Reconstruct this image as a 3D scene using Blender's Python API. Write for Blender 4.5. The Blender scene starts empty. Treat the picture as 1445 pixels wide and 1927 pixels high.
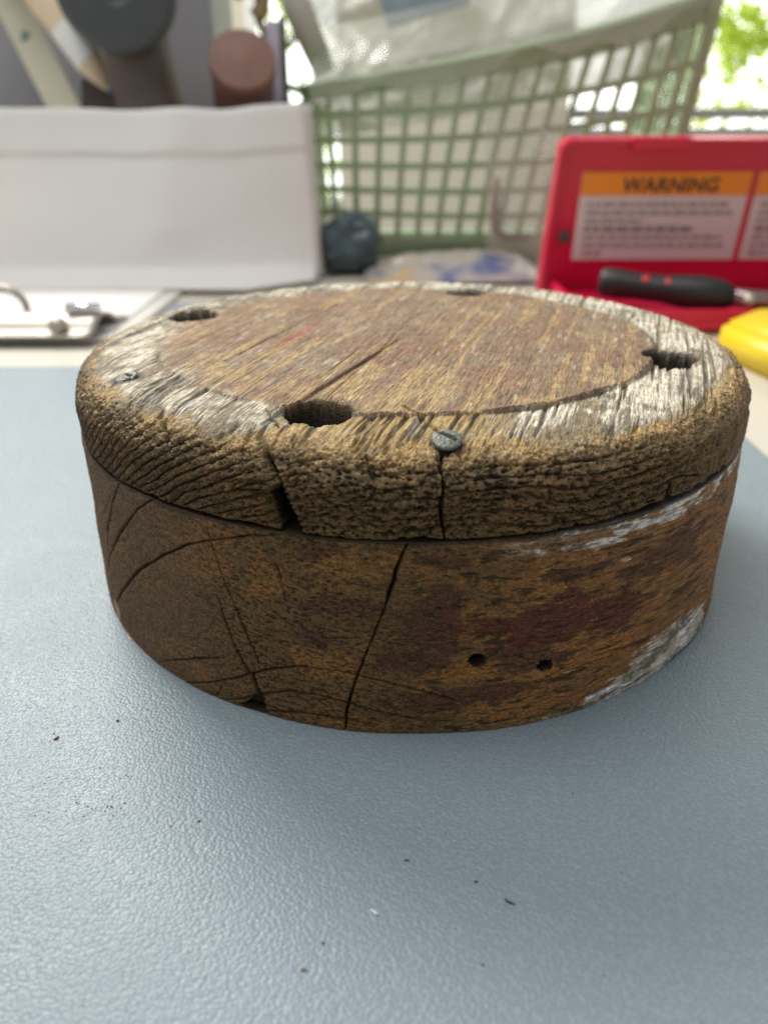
import bpy, bmesh, math, random
import numpy as np
from mathutils import Vector, Matrix, noise as mnoise

sc = bpy.context.scene
R_ = math.radians

# ------------------------------------------------------------------ camera
cam = bpy.data.cameras.new("camera")
cam.sensor_fit = 'VERTICAL'
cam.sensor_height = 24.0
cam.lens = 18.27
cam.clip_start, cam.clip_end = 0.01, 60.0
cam_ob = bpy.data.objects.new("camera", cam)
sc.collection.objects.link(cam_ob)
_r = Vector((1.0, 0.0072, -0.0036)).normalized()
_f = Vector((-0.008, 0.8948, -0.4463)).normalized()
_u = _r.cross(_f).normalized()
_r = _f.cross(_u).normalized()
cam_ob.matrix_world = Matrix(((_r.x, _u.x, -_f.x, -0.0053), (_r.y, _u.y, -_f.y, -0.2184),
                              (_r.z, _u.z, -_f.z, 0.1168), (0, 0, 0, 1)))
cam.dof.use_dof = True
cam.dof.focus_distance = 0.163
cam.dof.aperture_fstop = 7.8
sc.camera = cam_ob

# ------------------------------------------------------------------ light
world = bpy.data.worlds.new("World")
sc.world = world
world.use_nodes = True
world.node_tree.nodes["Background"].inputs[0].default_value = (0.95, 0.97, 1.0, 1)
world.node_tree.nodes["Background"].inputs[1].default_value = 0.37


def area(name, loc, target, sx, sy, power, col):
    l = bpy.data.lights.new(name, 'AREA')
    l.shape = 'RECTANGLE'
    l.size, l.size_y, l.energy, l.color = sx, sy, power, col
    o = bpy.data.objects.new(name, l)
    o.location = loc
    o.rotation_euler = (Vector(target) - Vector(loc)).to_track_quat('-Z', 'Y').to_euler()
    sc.collection.objects.link(o)
    return o


area("ceiling_lamp", (-0.62, 0.88, 0.98), (-0.05, -0.05, 0), 0.55, 0.40, 18.0, (1.0, 0.97, 0.90))
area("added_fill", (-0.35, 0.02, 1.35), (-0.1, 0.25, 0), 0.8, 0.5, 7.8, (1.0, 0.97, 0.93))  # added unseen fill from overhead, brightens the pouch and case
sc.view_settings.view_transform = 'Standard'
sc.view_settings.look = 'None'
sc.view_settings.exposure = 0.22
sc.view_settings.gamma = 1.0
sc.render.engine = 'CYCLES'
sc.render.filter_size = 1.1
sc.cycles.use_denoising = True
sc.cycles.denoising_prefilter = 'NONE'
sc.cycles.max_bounces = 8
sc.cycles.transparent_max_bounces = 12
sc.cycles.caustics_reflective = False
sc.cycles.caustics_refractive = False


# ------------------------------------------------------------------ helpers
def link(o, parent=None):
    sc.collection.objects.link(o)
    if parent is not None:
        o.parent = parent
    return o


def tag(o, label=None, cat=None, group=None, kind=None):
    if label: o['label'] = label
    if cat: o['category'] = cat
    if group: o['group'] = group
    if kind: o['kind'] = kind
    return o


def empty(name, loc, label, cat, group=None):
    o = bpy.data.objects.new(name, None)
    o.location = loc
    o.empty_display_size = 0.01
    link(o)
    bpy.context.view_layer.update()
    return tag(o, label, cat, group)


def build(name, bm, m, parent=None, smooth=False):
    me = bpy.data.meshes.new(name)
    bm.normal_update()
    bm.to_mesh(me)
    bm.free()
    if smooth:
        me.polygons.foreach_set('use_smooth', [True] * len(me.polygons))
    me.materials.append(m)
    o = bpy.data.objects.new(name, me)
    link(o, parent)
    if parent is not None:
        inv = Matrix.Identity(4)
        q = parent
        off = Vector((0, 0, 0))
        while q is not None:
            off += q.location
            q = q.parent
        me.transform(Matrix.Translation(-off))
    return o


def add_box(bm, lo, hi, bev=0.0, seg=2, mat=None):
    b = bmesh.new()
    bmesh.ops.create_cube(b, size=1.0)
    lo, hi = Vector(lo), Vector(hi)
    s = hi - lo
    for v in b.verts:
        v.co = Vector((lo.x + (v.co.x + .5) * s.x, lo.y + (v.co.y + .5) * s.y, lo.z + (v.co.z + .5) * s.z))
    if bev > 0:
        bmesh.ops.bevel(b, geom=list(b.edges), offset=bev, segments=seg, profile=0.6, affect='EDGES')
    if mat is not None:
        b.transform(mat)
    merge(bm, b)


def merge(bm, b):
    t = bpy.data.meshes.new("tmp")
    b.to_mesh(t)
    b.free()
    bm.from_mesh(t)
    bpy.data.meshes.remove(t)


def add_lathe(bm, prof, mat=None, n=32):
    """prof: (r, z) from bottom to top, axis +z."""
    b = bmesh.new()
    rings = []
    for r, z in prof:
        if r < 1e-6:
            rings.append([b.verts.new((0, 0, z))])
        else:
            rings.append([b.verts.new((r * math.cos(2 * math.pi * i / n), r * math.sin(2 * math.pi * i / n), z)) for i in range(n)])
    for a, c in zip(rings[:-1], rings[1:]):
        for i in range(n):
            j = (i + 1) % n
            if len(a) == 1 and len(c) == 1: continue
            if len(a) == 1: b.faces.new((a[0], c[i], c[j])) if False else b.faces.new((a[0], c[j], c[i]))
            elif len(c) == 1: b.faces.new((a[i], a[j], c[0]))
            else: b.faces.new((a[i], a[j], c[j], c[i]))
    bmesh.ops.recalc_face_normals(b, faces=b.faces)
    if mat is not None:
        b.transform(mat)
    merge(bm, b)


def axis_mat(p, d, up=None):
    d = Vector(d).normalized()
    q = d.to_track_quat('Z', 'Y')
    return Matrix.Translation(Vector(p)) @ q.to_matrix().to_4x4()


def add_tube(bm, pts, r, n=10, caps=True):
    b = bmesh.new()
    pts = [Vector(p) for p in pts]
    rings = []
    prev = None
    for i, p in enumerate(pts):
        d = (pts[min(i + 1, len(pts) - 1)] - pts[max(i - 1, 0)]).normalized()
        if prev is None:
            x = d.orthogonal().normalized()
        else:
            x = (prev - d * prev.dot(d)).normalized()
        prev = x
        y = d.cross(x)
        rr = r[i] if isinstance(r, (list, tuple)) else r
        rings.append([b.verts.new(p + (x * math.cos(2 * math.pi * k / n) + y * math.sin(2 * math.pi * k / n)) * rr) for k in range(n)])
    for a, c in zip(rings[:-1], rings[1:]):
        for k in range(n):
            b.faces.new((a[k], a[(k + 1) % n], c[(k + 1) % n], c[k]))
    if caps:
        b.faces.new(list(reversed(rings[0])))
        b.faces.new(rings[-1])
    bmesh.ops.recalc_face_normals(b, faces=b.faces)
    merge(bm, b)


def add_bar(bm, pts, w, t, side, n_out):
    """flat ribbon bar through pts: width w along 'side', thickness t along n_out."""
    b = bmesh.new()
    side, n_out = Vector(side).normalized(), Vector(n_out).normalized()
    rings = []
    for p in pts:
        p = Vector(p)
        rings.append([b.verts.new(p + side * sx * w / 2 + n_out * sy * t / 2) for sx, sy in ((-1, -1), (1, -1), (1, 1), (-1, 1))])
    for a, c in zip(rings[:-1], rings[1:]):
        for k in range(4):
            b.faces.new((a[k], a[(k + 1) % 4], c[(k + 1) % 4], c[k]))
    b.faces.new(list(reversed(rings[0])))
    b.faces.new(rings[-1])
    bmesh.ops.recalc_face_normals(b, faces=b.faces)
    merge(bm, b)


def sheet(name, nx, ny, fn, m, parent=None, thick=0.0):
    me = bpy.data.meshes.new(name)
    v = [fn(i / nx, j / ny) for j in range(ny + 1) for i in range(nx + 1)]
    off = Vector((0, 0, 0))
    if parent is not None:
        off = parent.location
    v = [(Vector(p) - off) for p in v]
    f = [(j * (nx + 1) + i, j * (nx + 1) + i + 1, (j + 1) * (nx + 1) + i + 1, (j + 1) * (nx + 1) + i) for j in range(ny) for i in range(nx)]
    me.from_pydata([tuple(p) for p in v], [], f)
    me.polygons.foreach_set('use_smooth', [True] * len(me.polygons))
    me.materials.append(m)
    o = bpy.data.objects.new(name, me)
    link(o, parent)
    if thick:
        md = o.modifiers.new("solid", 'SOLIDIFY')
        md.thickness = thick
        md.offset = 0
    return o


# ------------------------------------------------------------------ materials
def mat(name, col, rough=0.5, metal=0.0, spec=0.5, var=0.0, vscale=40.0, bump=0.0, bscale=300.0, trans=0.0, emit=None, sub=0.0, alpha=1.0):
    m = bpy.data.materials.new(name)
    m.use_nodes = True
    nt = m.node_tree
    b = nt.nodes["Principled BSDF"]
    b.inputs["Base Color"].default_value = (*col, 1)
    b.inputs["Roughness"].default_value = rough
    b.inputs["Metallic"].default_value = metal
    b.inputs["Specular IOR Level"].default_value = spec
    b.inputs["Transmission Weight"].default_value = trans
    b.inputs["Alpha"].default_value = alpha
    if sub:
        b.inputs["Subsurface Weight"].default_value = sub
        b.inputs["Subsurface Radius"].default_value = (0.004, 0.004, 0.004)
    tc = nt.nodes.new("ShaderNodeTexCoord")
    if var:
        n = nt.nodes.new("ShaderNodeTexNoise")
        n.inputs["Scale"].default_value = vscale
        n.inputs["Detail"].default_value = 5
        nt.links.new(tc.outputs["Object"], n.inputs["Vector"])
        mx = nt.nodes.new("ShaderNodeMix")
        mx.data_type = 'RGBA'
        mx.inputs[6].default_value = (*[c * (1 - var) for c in col], 1)
        mx.inputs[7].default_value = (*[min(1, c * (1 + var)) for c in col], 1)
        nt.links.new(n.outputs["Fac"], mx.inputs[0])
        nt.links.new(mx.outputs[2], b.inputs["Base Color"])
    if bump:
        n2 = nt.nodes.new("ShaderNodeTexNoise")
        n2.inputs["Scale"].default_value = bscale
        n2.inputs["Detail"].default_value = 4
        nt.links.new(tc.outputs["Object"], n2.inputs["Vector"])
        bp = nt.nodes.new("ShaderNodeBump")
        bp.inputs["Strength"].default_value = bump
        bp.inputs["Distance"].default_value = 0.001
        nt.links.new(n2.outputs["Fac"], bp.inputs["Height"])
        nt.links.new(bp.outputs["Normal"], b.inputs["Normal"])
    return m


def wood_mat(name, grain, bump):
    """vertex colour of the wood, broken up by fine fibres that run along the grain (pits where the grain is cut)."""
    m = bpy.data.materials.new(name)
    m.use_nodes = True
    nt = m.node_tree
    b = nt.nodes["Principled BSDF"]
    at = nt.nodes.new("ShaderNodeAttribute")
    at.attribute_name = "wood_colour"
    tc = nt.nodes.new("ShaderNodeTexCoord")

    def noise(scale, stretch, detail):
        mp = nt.nodes.new("ShaderNodeMapping")
        mp.vector_type = 'TEXTURE'
        mp.inputs["Rotation"].default_value = (0, 0, -grain)
        mp.inputs["Scale"].default_value = (1, stretch, 0.8)
        nt.links.new(tc.outputs["Object"], mp.inputs["Vector"])
        n = nt.nodes.new("ShaderNodeTexNoise")
        n.inputs["Scale"].default_value = scale
        n.inputs["Detail"].default_value = detail
        n.inputs["Roughness"].default_value = 0.62
        nt.links.new(mp.outputs[0], n.inputs["Vector"])
        return n.outputs["Fac"]

    def rng(src, a, b_, c, d):
        r = nt.nodes.new("ShaderNodeMapRange")
        r.inputs[1].default_value, r.inputs[2].default_value, r.inputs[3].default_value, r.inputs[4].default_value = a, b_, c, d
        nt.links.new(src, r.inputs[0])
        return r.outputs[0]

    def mul(a, b_):
        x = nt.nodes.new("ShaderNodeMath"); x.operation = 'MULTIPLY'
        nt.links.new(a, x.inputs[0]); nt.links.new(b_, x.inputs[1])
        return x.outputs[0]

    n1, n2, n3 = noise(950, 11, 4), noise(2900, 12, 3), noise(500, 1, 5)
    k = mul(mul(rng(n1, 0.28, 0.50, 0.62, 1.10), rng(n2, 0.34, 0.64, 0.58, 1.46)), rng(n3, 0.3, 0.7, 0.82, 1.2))
    mx = nt.nodes.new("ShaderNodeMix")
    mx.data_type = 'RGBA'
    mx.blend_type = 'MULTIPLY'
    mx.inputs[0].default_value = 1.0
    nt.links.new(at.outputs["Color"], mx.inputs[6])
    nt.links.new(k, mx.inputs[7])
    nt.links.new(mx.outputs[2], b.inputs["Base Color"])
    ad = nt.nodes.new("ShaderNodeMath"); ad.operation = 'MULTIPLY_ADD'
    ad.inputs[1].default_value = 1.6
    nt.links.new(rng(n1, 0.30, 0.55, 0, 1), ad.inputs[0]); nt.links.new(rng(n2, 0.3, 0.7, 0, 1), ad.inputs[2])
    bp = nt.nodes.new("ShaderNodeBump")
    bp.inputs["Strength"].default_value = bump
    bp.inputs["Distance"].default_value = 0.00030
    nt.links.new(ad.outputs[0], bp.inputs["Height"])
    nt.links.new(bp.outputs["Normal"], b.inputs["Normal"])
    b.inputs["Roughness"].default_value = 0.62
    b.inputs["Specular IOR Level"].default_value = 0.32
    return m


def mat_leather():
    m = bpy.data.materials.new("grained_vinyl")
    m.use_nodes = True
    nt = m.node_tree
    b = nt.nodes["Principled BSDF"]
    tc = nt.nodes.new("ShaderNodeTexCoord")
    wn = nt.nodes.new("ShaderNodeTexNoise")
    wn.inputs["Scale"].default_value = 900
    wn.inputs["Detail"].default_value = 2
    nt.links.new(tc.outputs["Object"], wn.inputs["Vector"])
    wm = nt.nodes.new("ShaderNodeMix")
    wm.data_type = 'VECTOR'
    wm.inputs[0].default_value = 0.0009
    # warp: coordinate + noise*0.0008
    sub = nt.nodes.new("ShaderNodeVectorMath"); sub.operation = 'SUBTRACT'
    sub.inputs[1].default_value = (0.5, 0.5, 0.5)
    nt.links.new(wn.outputs["Color"], sub.inputs[0])
    scl = nt.nodes.new("ShaderNodeVectorMath"); scl.operation = 'SCALE'
    scl.inputs["Scale"].default_value = 0.00035
    nt.links.new(sub.outputs[0], scl.inputs[0])
    add = nt.nodes.new("ShaderNodeVectorMath"); add.operation = 'ADD'
    nt.links.new(tc.outputs["Object"], add.inputs[0])
    nt.links.new(scl.outputs[0], add.inputs[1])
    vo = nt.nodes.new("ShaderNodeTexVoronoi")
    vo.feature = 'F1'
    vo.inputs["Scale"].default_value = 1480
    nt.links.new(add.outputs[0], vo.inputs["Vector"])
    sq = nt.nodes.new("ShaderNodeMath"); sq.operation = 'POWER'
    sq.inputs[1].default_value = 1.7
    nt.links.new(vo.outputs["Distance"], sq.inputs[0])
    inv = nt.nodes.new("ShaderNodeMath"); inv.operation = 'SUBTRACT'
    inv.inputs[0].default_value = 1.0
    nt.links.new(sq.outputs[0], inv.inputs[1])
    n3 = nt.nodes.new("ShaderNodeTexNoise")
    n3.inputs["Scale"].default_value = 1200
    n3.inputs["Detail"].default_value = 3
    nt.links.new(tc.outputs["Object"], n3.inputs["Vector"])
    ad2 = nt.nodes.new("ShaderNodeMath"); ad2.operation = 'MULTIPLY_ADD'
    ad2.inputs[1].default_value = 0.16
    nt.links.new(n3.outputs["Fac"], ad2.inputs[0])
    nt.links.new(inv.outputs[0], ad2.inputs[2])
    bp = nt.nodes.new("ShaderNodeBump")
    bp.inputs["Strength"].default_value = 0.85
    bp.inputs["Distance"].default_value = 0.00015
    nt.links.new(ad2.outputs[0], bp.inputs["Height"])
    nt.links.new(bp.outputs["Normal"], b.inputs["Normal"])
    n4 = nt.nodes.new("ShaderNodeTexNoise")
    n4.inputs["Scale"].default_value = 18
    n4.inputs["Detail"].default_value = 6
    nt.links.new(tc.outputs["Object"], n4.inputs["Vector"])
    cr = nt.nodes.new("ShaderNodeMix"); cr.data_type = 'RGBA'
    cr.inputs[6].default_value = (0.205, 0.264, 0.305, 1)
    cr.inputs[7].default_value = (0.232, 0.292, 0.332, 1)
    nt.links.new(n4.outputs["Fac"], cr.inputs[0])
    lf_ = nt.nodes.new("ShaderNodeMapRange")            # paler colour in the creases of the grain
    lf_.inputs[1].default_value, lf_.inputs[2].default_value, lf_.inputs[3].default_value, lf_.inputs[4].default_value = 0.35, 0.75, 0.0, 0.35
    nt.links.new(vo.outputs["Distance"], lf_.inputs[0])
    cw = nt.nodes.new("ShaderNodeMix"); cw.data_type = 'RGBA'
    cw.inputs[7].default_value = (0.32, 0.39, 0.425, 1)
    nt.links.new(lf_.outputs[0], cw.inputs[0])
    nt.links.new(cr.outputs[2], cw.inputs[6])
    nt.links.new(cw.outputs[2], b.inputs["Base Color"])
    rr = nt.nodes.new("ShaderNodeMapRange")
    rr.inputs[1].default_value, rr.inputs[2].default_value, rr.inputs[3].default_value, rr.inputs[4].default_value = 0.35, 0.65, 0.345, 0.405
    n5 = nt.nodes.new("ShaderNodeTexNoise"); n5.inputs["Scale"].default_value = 45; n5.inputs["Detail"].default_value = 5
    n5.inputs["Distortion"].default_value = 0.6
    nt.links.new(tc.outputs["Object"], n5.inputs["Vector"])
    nt.links.new(n5.outputs["Fac"], rr.inputs[0]); nt.links.new(rr.outputs[0], b.inputs["Roughness"])
    b.inputs["Specular IOR Level"].default_value = 0.40
    return m


def clear_mat(name, tint, keep, rough=0.25, milk=(0.6, 0.6, 0.55)):
    """thin clear plastic: mostly see-through, partly milky, with a sheen."""
    m = bpy.data.materials.new(name)
    m.use_nodes = True
    nt = m.node_tree
    nt.nodes.remove(nt.nodes["Principled BSDF"])
    out = nt.nodes["Material Output"]
    tr = nt.nodes.new("ShaderNodeBsdfTransparent")
    tr.inputs[0].default_value = (*tint, 1)
    df = nt.nodes.new("ShaderNodeBsdfPrincipled")
    df.inputs["Base Color"].default_value = (*milk, 1)
    df.inputs["Roughness"].default_value = rough
    tc = nt.nodes.new("ShaderNodeTexCoord")
    n = nt.nodes.new("ShaderNodeTexNoise")
    n.inputs["Scale"].default_value = 14
    n.inputs["Detail"].default_value = 2
    nt.links.new(tc.outputs["Object"], n.inputs["Vector"])
    mr = nt.nodes.new("ShaderNodeMapRange")
    mr.inputs[1].default_value, mr.inputs[2].default_value = 0.3, 0.7
    mr.inputs[3].default_value, mr.inputs[4].default_value = max(0, 1 - keep - 0.10), min(1, 1 - keep + 0.10)
    nt.links.new(n.outputs["Fac"], mr.inputs[0])
    mx = nt.nodes.new("ShaderNodeMixShader")
    nt.links.new(mr.outputs[0], mx.inputs[0])
    nt.links.new(tr.outputs[0], mx.inputs[1])
    nt.links.new(df.outputs[0], mx.inputs[2])
    nt.links.new(mx.outputs[0], out.inputs[0])
    return m


def emit_mat(name, col, s):
    m = bpy.data.materials.new(name)
    m.use_nodes = True
    nt = m.node_tree
    nt.nodes.remove(nt.nodes["Principled BSDF"])
    e = nt.nodes.new("ShaderNodeEmission")
    e.inputs[0].default_value = (*col, 1)
    e.inputs[1].default_value = s
    nt.links.new(e.outputs[0], nt.nodes["Material Output"].inputs[0])
    return m


def leaf_mat():
    m = bpy.data.materials.new("leaf")
    m.use_nodes = True
    nt = m.node_tree
    nt.nodes.remove(nt.nodes["Principled BSDF"])
    d = nt.nodes.new("ShaderNodeBsdfDiffuse")
    d.inputs[0].default_value = (0.30, 0.40, 0.05, 1)
    t = nt.nodes.new("ShaderNodeBsdfTranslucent")
    t.inputs[0].default_value = (0.66, 0.78, 0.14, 1)
    mx = nt.nodes.new("ShaderNodeMixShader")
    mx.inputs[0].default_value = 0.7
    nt.links.new(d.outputs[0], mx.inputs[1])
    nt.links.new(t.outputs[0], mx.inputs[2])
    nt.links.new(mx.outputs[0], nt.nodes["Material Output"].inputs[0])
    return m


def font_mesh(curve, parent):
    """lettering as a real mesh."""
    tmp = bpy.data.objects.new("tmp", curve)
    sc.collection.objects.link(tmp)
    dg = bpy.context.evaluated_depsgraph_get()
    me = bpy.data.meshes.new_from_object(tmp.evaluated_get(dg))
    sc.collection.objects.unlink(tmp)
    bpy.data.objects.remove(tmp)
    me.name = "lettering"
    o = bpy.data.objects.new("lettering", me)
    return link(o, parent)


# ------------------------------------------------------------------ numpy noise
class Perlin:
    def __init__(self, seed):
        rs = np.random.RandomState(seed)
        self.p = np.tile(rs.permutation(256).astype(np.int32), 3)
        g = rs.normal(size=(256, 3))
        self.g = (g / np.linalg.norm(g, axis=1)[:, None]).astype(np.float32)

    def __call__(self, x, y, z):
        x = np.asarray(x, np.float32); y = np.asarray(y, np.float32); z = np.asarray(z, np.float32)
        xi, yi, zi = np.floor(x).astype(np.int32), np.floor(y).astype(np.int32), np.floor(z).astype(np.int32)
        xf, yf, zf = x - xi, y - yi, z - zi
        xi &= 255; yi &= 255; zi &= 255
        u = xf * xf * xf * (xf * (xf * 6 - 15) + 10)
        v = yf * yf * yf * (yf * (yf * 6 - 15) + 10)
        w = zf * zf * zf * (zf * (zf * 6 - 15) + 10)
        p, g = self.p, self.g
        r = 0
        for dx in (0, 1):
            a = p[xi + dx]
            wx = u if dx else 1 - u
            for dy in (0, 1):
                b = p[a + yi + dy]
                wy = v if dy else 1 - v
                for dz in (0, 1):
                    h = g[p[b + zi + dz]]
                    wz = w if dz else 1 - w
                    r = r + wx * wy * wz * (h[:, 0] * (xf - dx) + h[:, 1] * (yf - dy) + h[:, 2] * (zf - dz))
        return r * 1.5


NP = [Perlin(s) for s in range(31, 47)]


def fbm(k, x, y, z, o=3, gain=0.5):
    r, a, f = 0, 1.0, 1.0
    for i in range(o):
        r = r + a * NP[(k + i) % 16](x * f + 7.3 * i, y * f + 3.1 * i, z * f + 5.7 * i)
        a *= gain; f *= 2.03
    return r


def ss(a, b, x):
    t = np.clip((x - a) / (b - a), 0, 1)
    return t * t * (3 - 2 * t)


def lerp3(c, col, m):
    return c + (np.asarray(col, np.float32)[None] - c) * m[:, None]


def polydist(px, py, pts, margin):
    """distance to a polyline and the fraction along it, only near it (inf elsewhere)."""
    d = np.full(px.shape, 9.0, np.float32)
    tt = np.zeros(px.shape, np.float32)
    a = np.array(pts, np.float32)
    lo, hi = a.min(0) - margin, a.max(0) + margin
    idx = np.nonzero((px > lo[0]) & (px < hi[0]) & (py > lo[1]) & (py < hi[1]))[0]
    x, y = px[idx], py[idx]
    dd = np.full(x.shape, 9.0, np.float32); tf = np.zeros_like(dd)
    seg = np.linalg.norm(a[1:] - a[:-1], axis=1)
    cum = np.concatenate([[0], np.cumsum(seg)]) / seg.sum()
    for i in range(len(a) - 1):
        e = a[i + 1] - a[i]
        t = np.clip(((x - a[i, 0]) * e[0] + (y - a[i, 1]) * e[1]) / (e @ e), 0, 1)
        q = np.hypot(x - a[i, 0] - t * e[0], y - a[i, 1] - t * e[1])
        m = q < dd
        dd[m] = q[m]
        tf[m] = (cum[i] + t * (cum[i + 1] - cum[i]))[m]
    d[idx] = dd; tt[idx] = tf
    return d, tt


def inpoly(px, py, pts, soft, nz):
    """soft mask of a polygon: 1 inside; nz jitters the outline."""
    a = np.array(pts, np.float32)
    inside = np.zeros(px.shape, bool)
    n = len(a)
    for i in range(n):
        x0, y0 = a[i]; x1, y1 = a[(i + 1) % n]
        c = ((y0 > py) != (y1 > py)) & (px < (x1 - x0) * (py - y0) / (y1 - y0 + 1e-12) + x0)
        inside ^= c
    d, _ = polydist(px, py, list(a) + [a[0]], soft * 6 + 0.05)
    sd = np.where(inside, np.minimum(d, 1), -np.minimum(d, 1)) + nz
    return ss(-soft, soft, sd)


def blob(px, py, c, rx, ry, nz):
    """ragged elliptic patch."""
    q = np.sqrt(((px - c[0]) / rx) ** 2 + ((py - c[1]) / ry) ** 2)
    return 1 - ss(0.75, 1.05, q + nz)


# ------------------------------------------------------------------ the wooden disc (units of its radius, S metres)
S = 0.09
H2, H1 = 0.7154, 0.5215


def thetas(nf, nb):
    p = np.linspace(-math.pi, math.pi, 8001)
    w = np.where(np.abs(p) < 1.85, 1.0, 0.30)
    c = np.cumsum((w[1:] + w[:-1]) / 2); c = np.concatenate([[0], c]) / c[-1]
    n = nf + nb
    return np.interp(np.arange(n) / n, c, p)


def revolve(prof, phi):
    """prof: list of (r, z, nr, nz). Returns arrays per vertex."""
    pr = np.array(prof, np.float32)
    nr, nt = len(pr), len(phi)
    r = np.repeat(pr[:, 0], nt); z = np.repeat(pr[:, 1], nt)
    n_r = np.repeat(pr[:, 2], nt); n_z = np.repeat(pr[:, 3], nt)
    ph = np.tile(phi.astype(np.float32), nr)
    return nr, nt, r, z, n_r, n_z, ph


def grid_mesh(name, co, nr, nt, col, m, parent):
    me = bpy.data.meshes.new(name)
    me.vertices.add(len(co))
    me.vertices.foreach_set('co', np.ascontiguousarray(co, np.float32).ravel())
    i = np.arange(nr - 1)[:, None] * nt
    j = np.arange(nt)[None]
    k = (j + 1) % nt
    f = np.stack([i + j, i + nt + j, i + nt + k, i + k], -1).reshape(-1, 4).astype(np.int32)
    me.loops.add(f.size)
    me.loops.foreach_set('vertex_index', f.ravel())
    me.polygons.add(len(f))
    me.polygons.foreach_set('loop_start', np.arange(0, f.size, 4, dtype=np.int32))
    me.polygons.foreach_set('use_smooth', np.ones(len(f), bool))
    me.update(calc_edges=True)
    ca = me.color_attributes.new("wood_colour", 'FLOAT_COLOR', 'POINT')
    c4 = np.ones((len(co), 4), np.float32)
    c4[:, :3] = np.clip(col, 0.002, 0.95)
    ca.data.foreach_set('color', c4.ravel())
    me.materials.append(m)
    o = bpy.data.objects.new(name, me)
    link(o, parent)
    return o


def crack_set(ph, z, items, base_noise):
    """items: (points, width0, width1, depth). Returns inward depth and a 0..1 darkening mask."""
    dep = np.zeros_like(ph); darkening = np.zeros_like(ph)
    for pts, w0, w1, dp in items:
        d, t = polydist(ph + base_noise[0], z + base_noise[1], pts, 0.06)
        w = w0 + (w1 - w0) * t
        w = w * (0.75 + 0.9 * np.clip(base_noise[2], -0.4, 0.6)) * np.minimum(1, 0.35 + 6 * np.minimum(t, 1 - t))
        g = np.exp(-(d / np.maximum(w, 1e-5)) ** 2 * 1.0)
        dep = np.maximum(dep, dp * g)
        darkening = np.maximum(darkening, np.exp(-(d / np.maximum(w * 1.15, 1e-5)) ** 2))  # darker in the crack and slightly beyond its width
    return dep, darkening


GA = R_(17)      # grain of the top board
GB = R_(52)      # grain of the bottom board

disc = empty("wooden_disc", (0, 0, 0), "round weathered wooden block with nail heads, cracks and four round holes", "wooden block")


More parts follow.
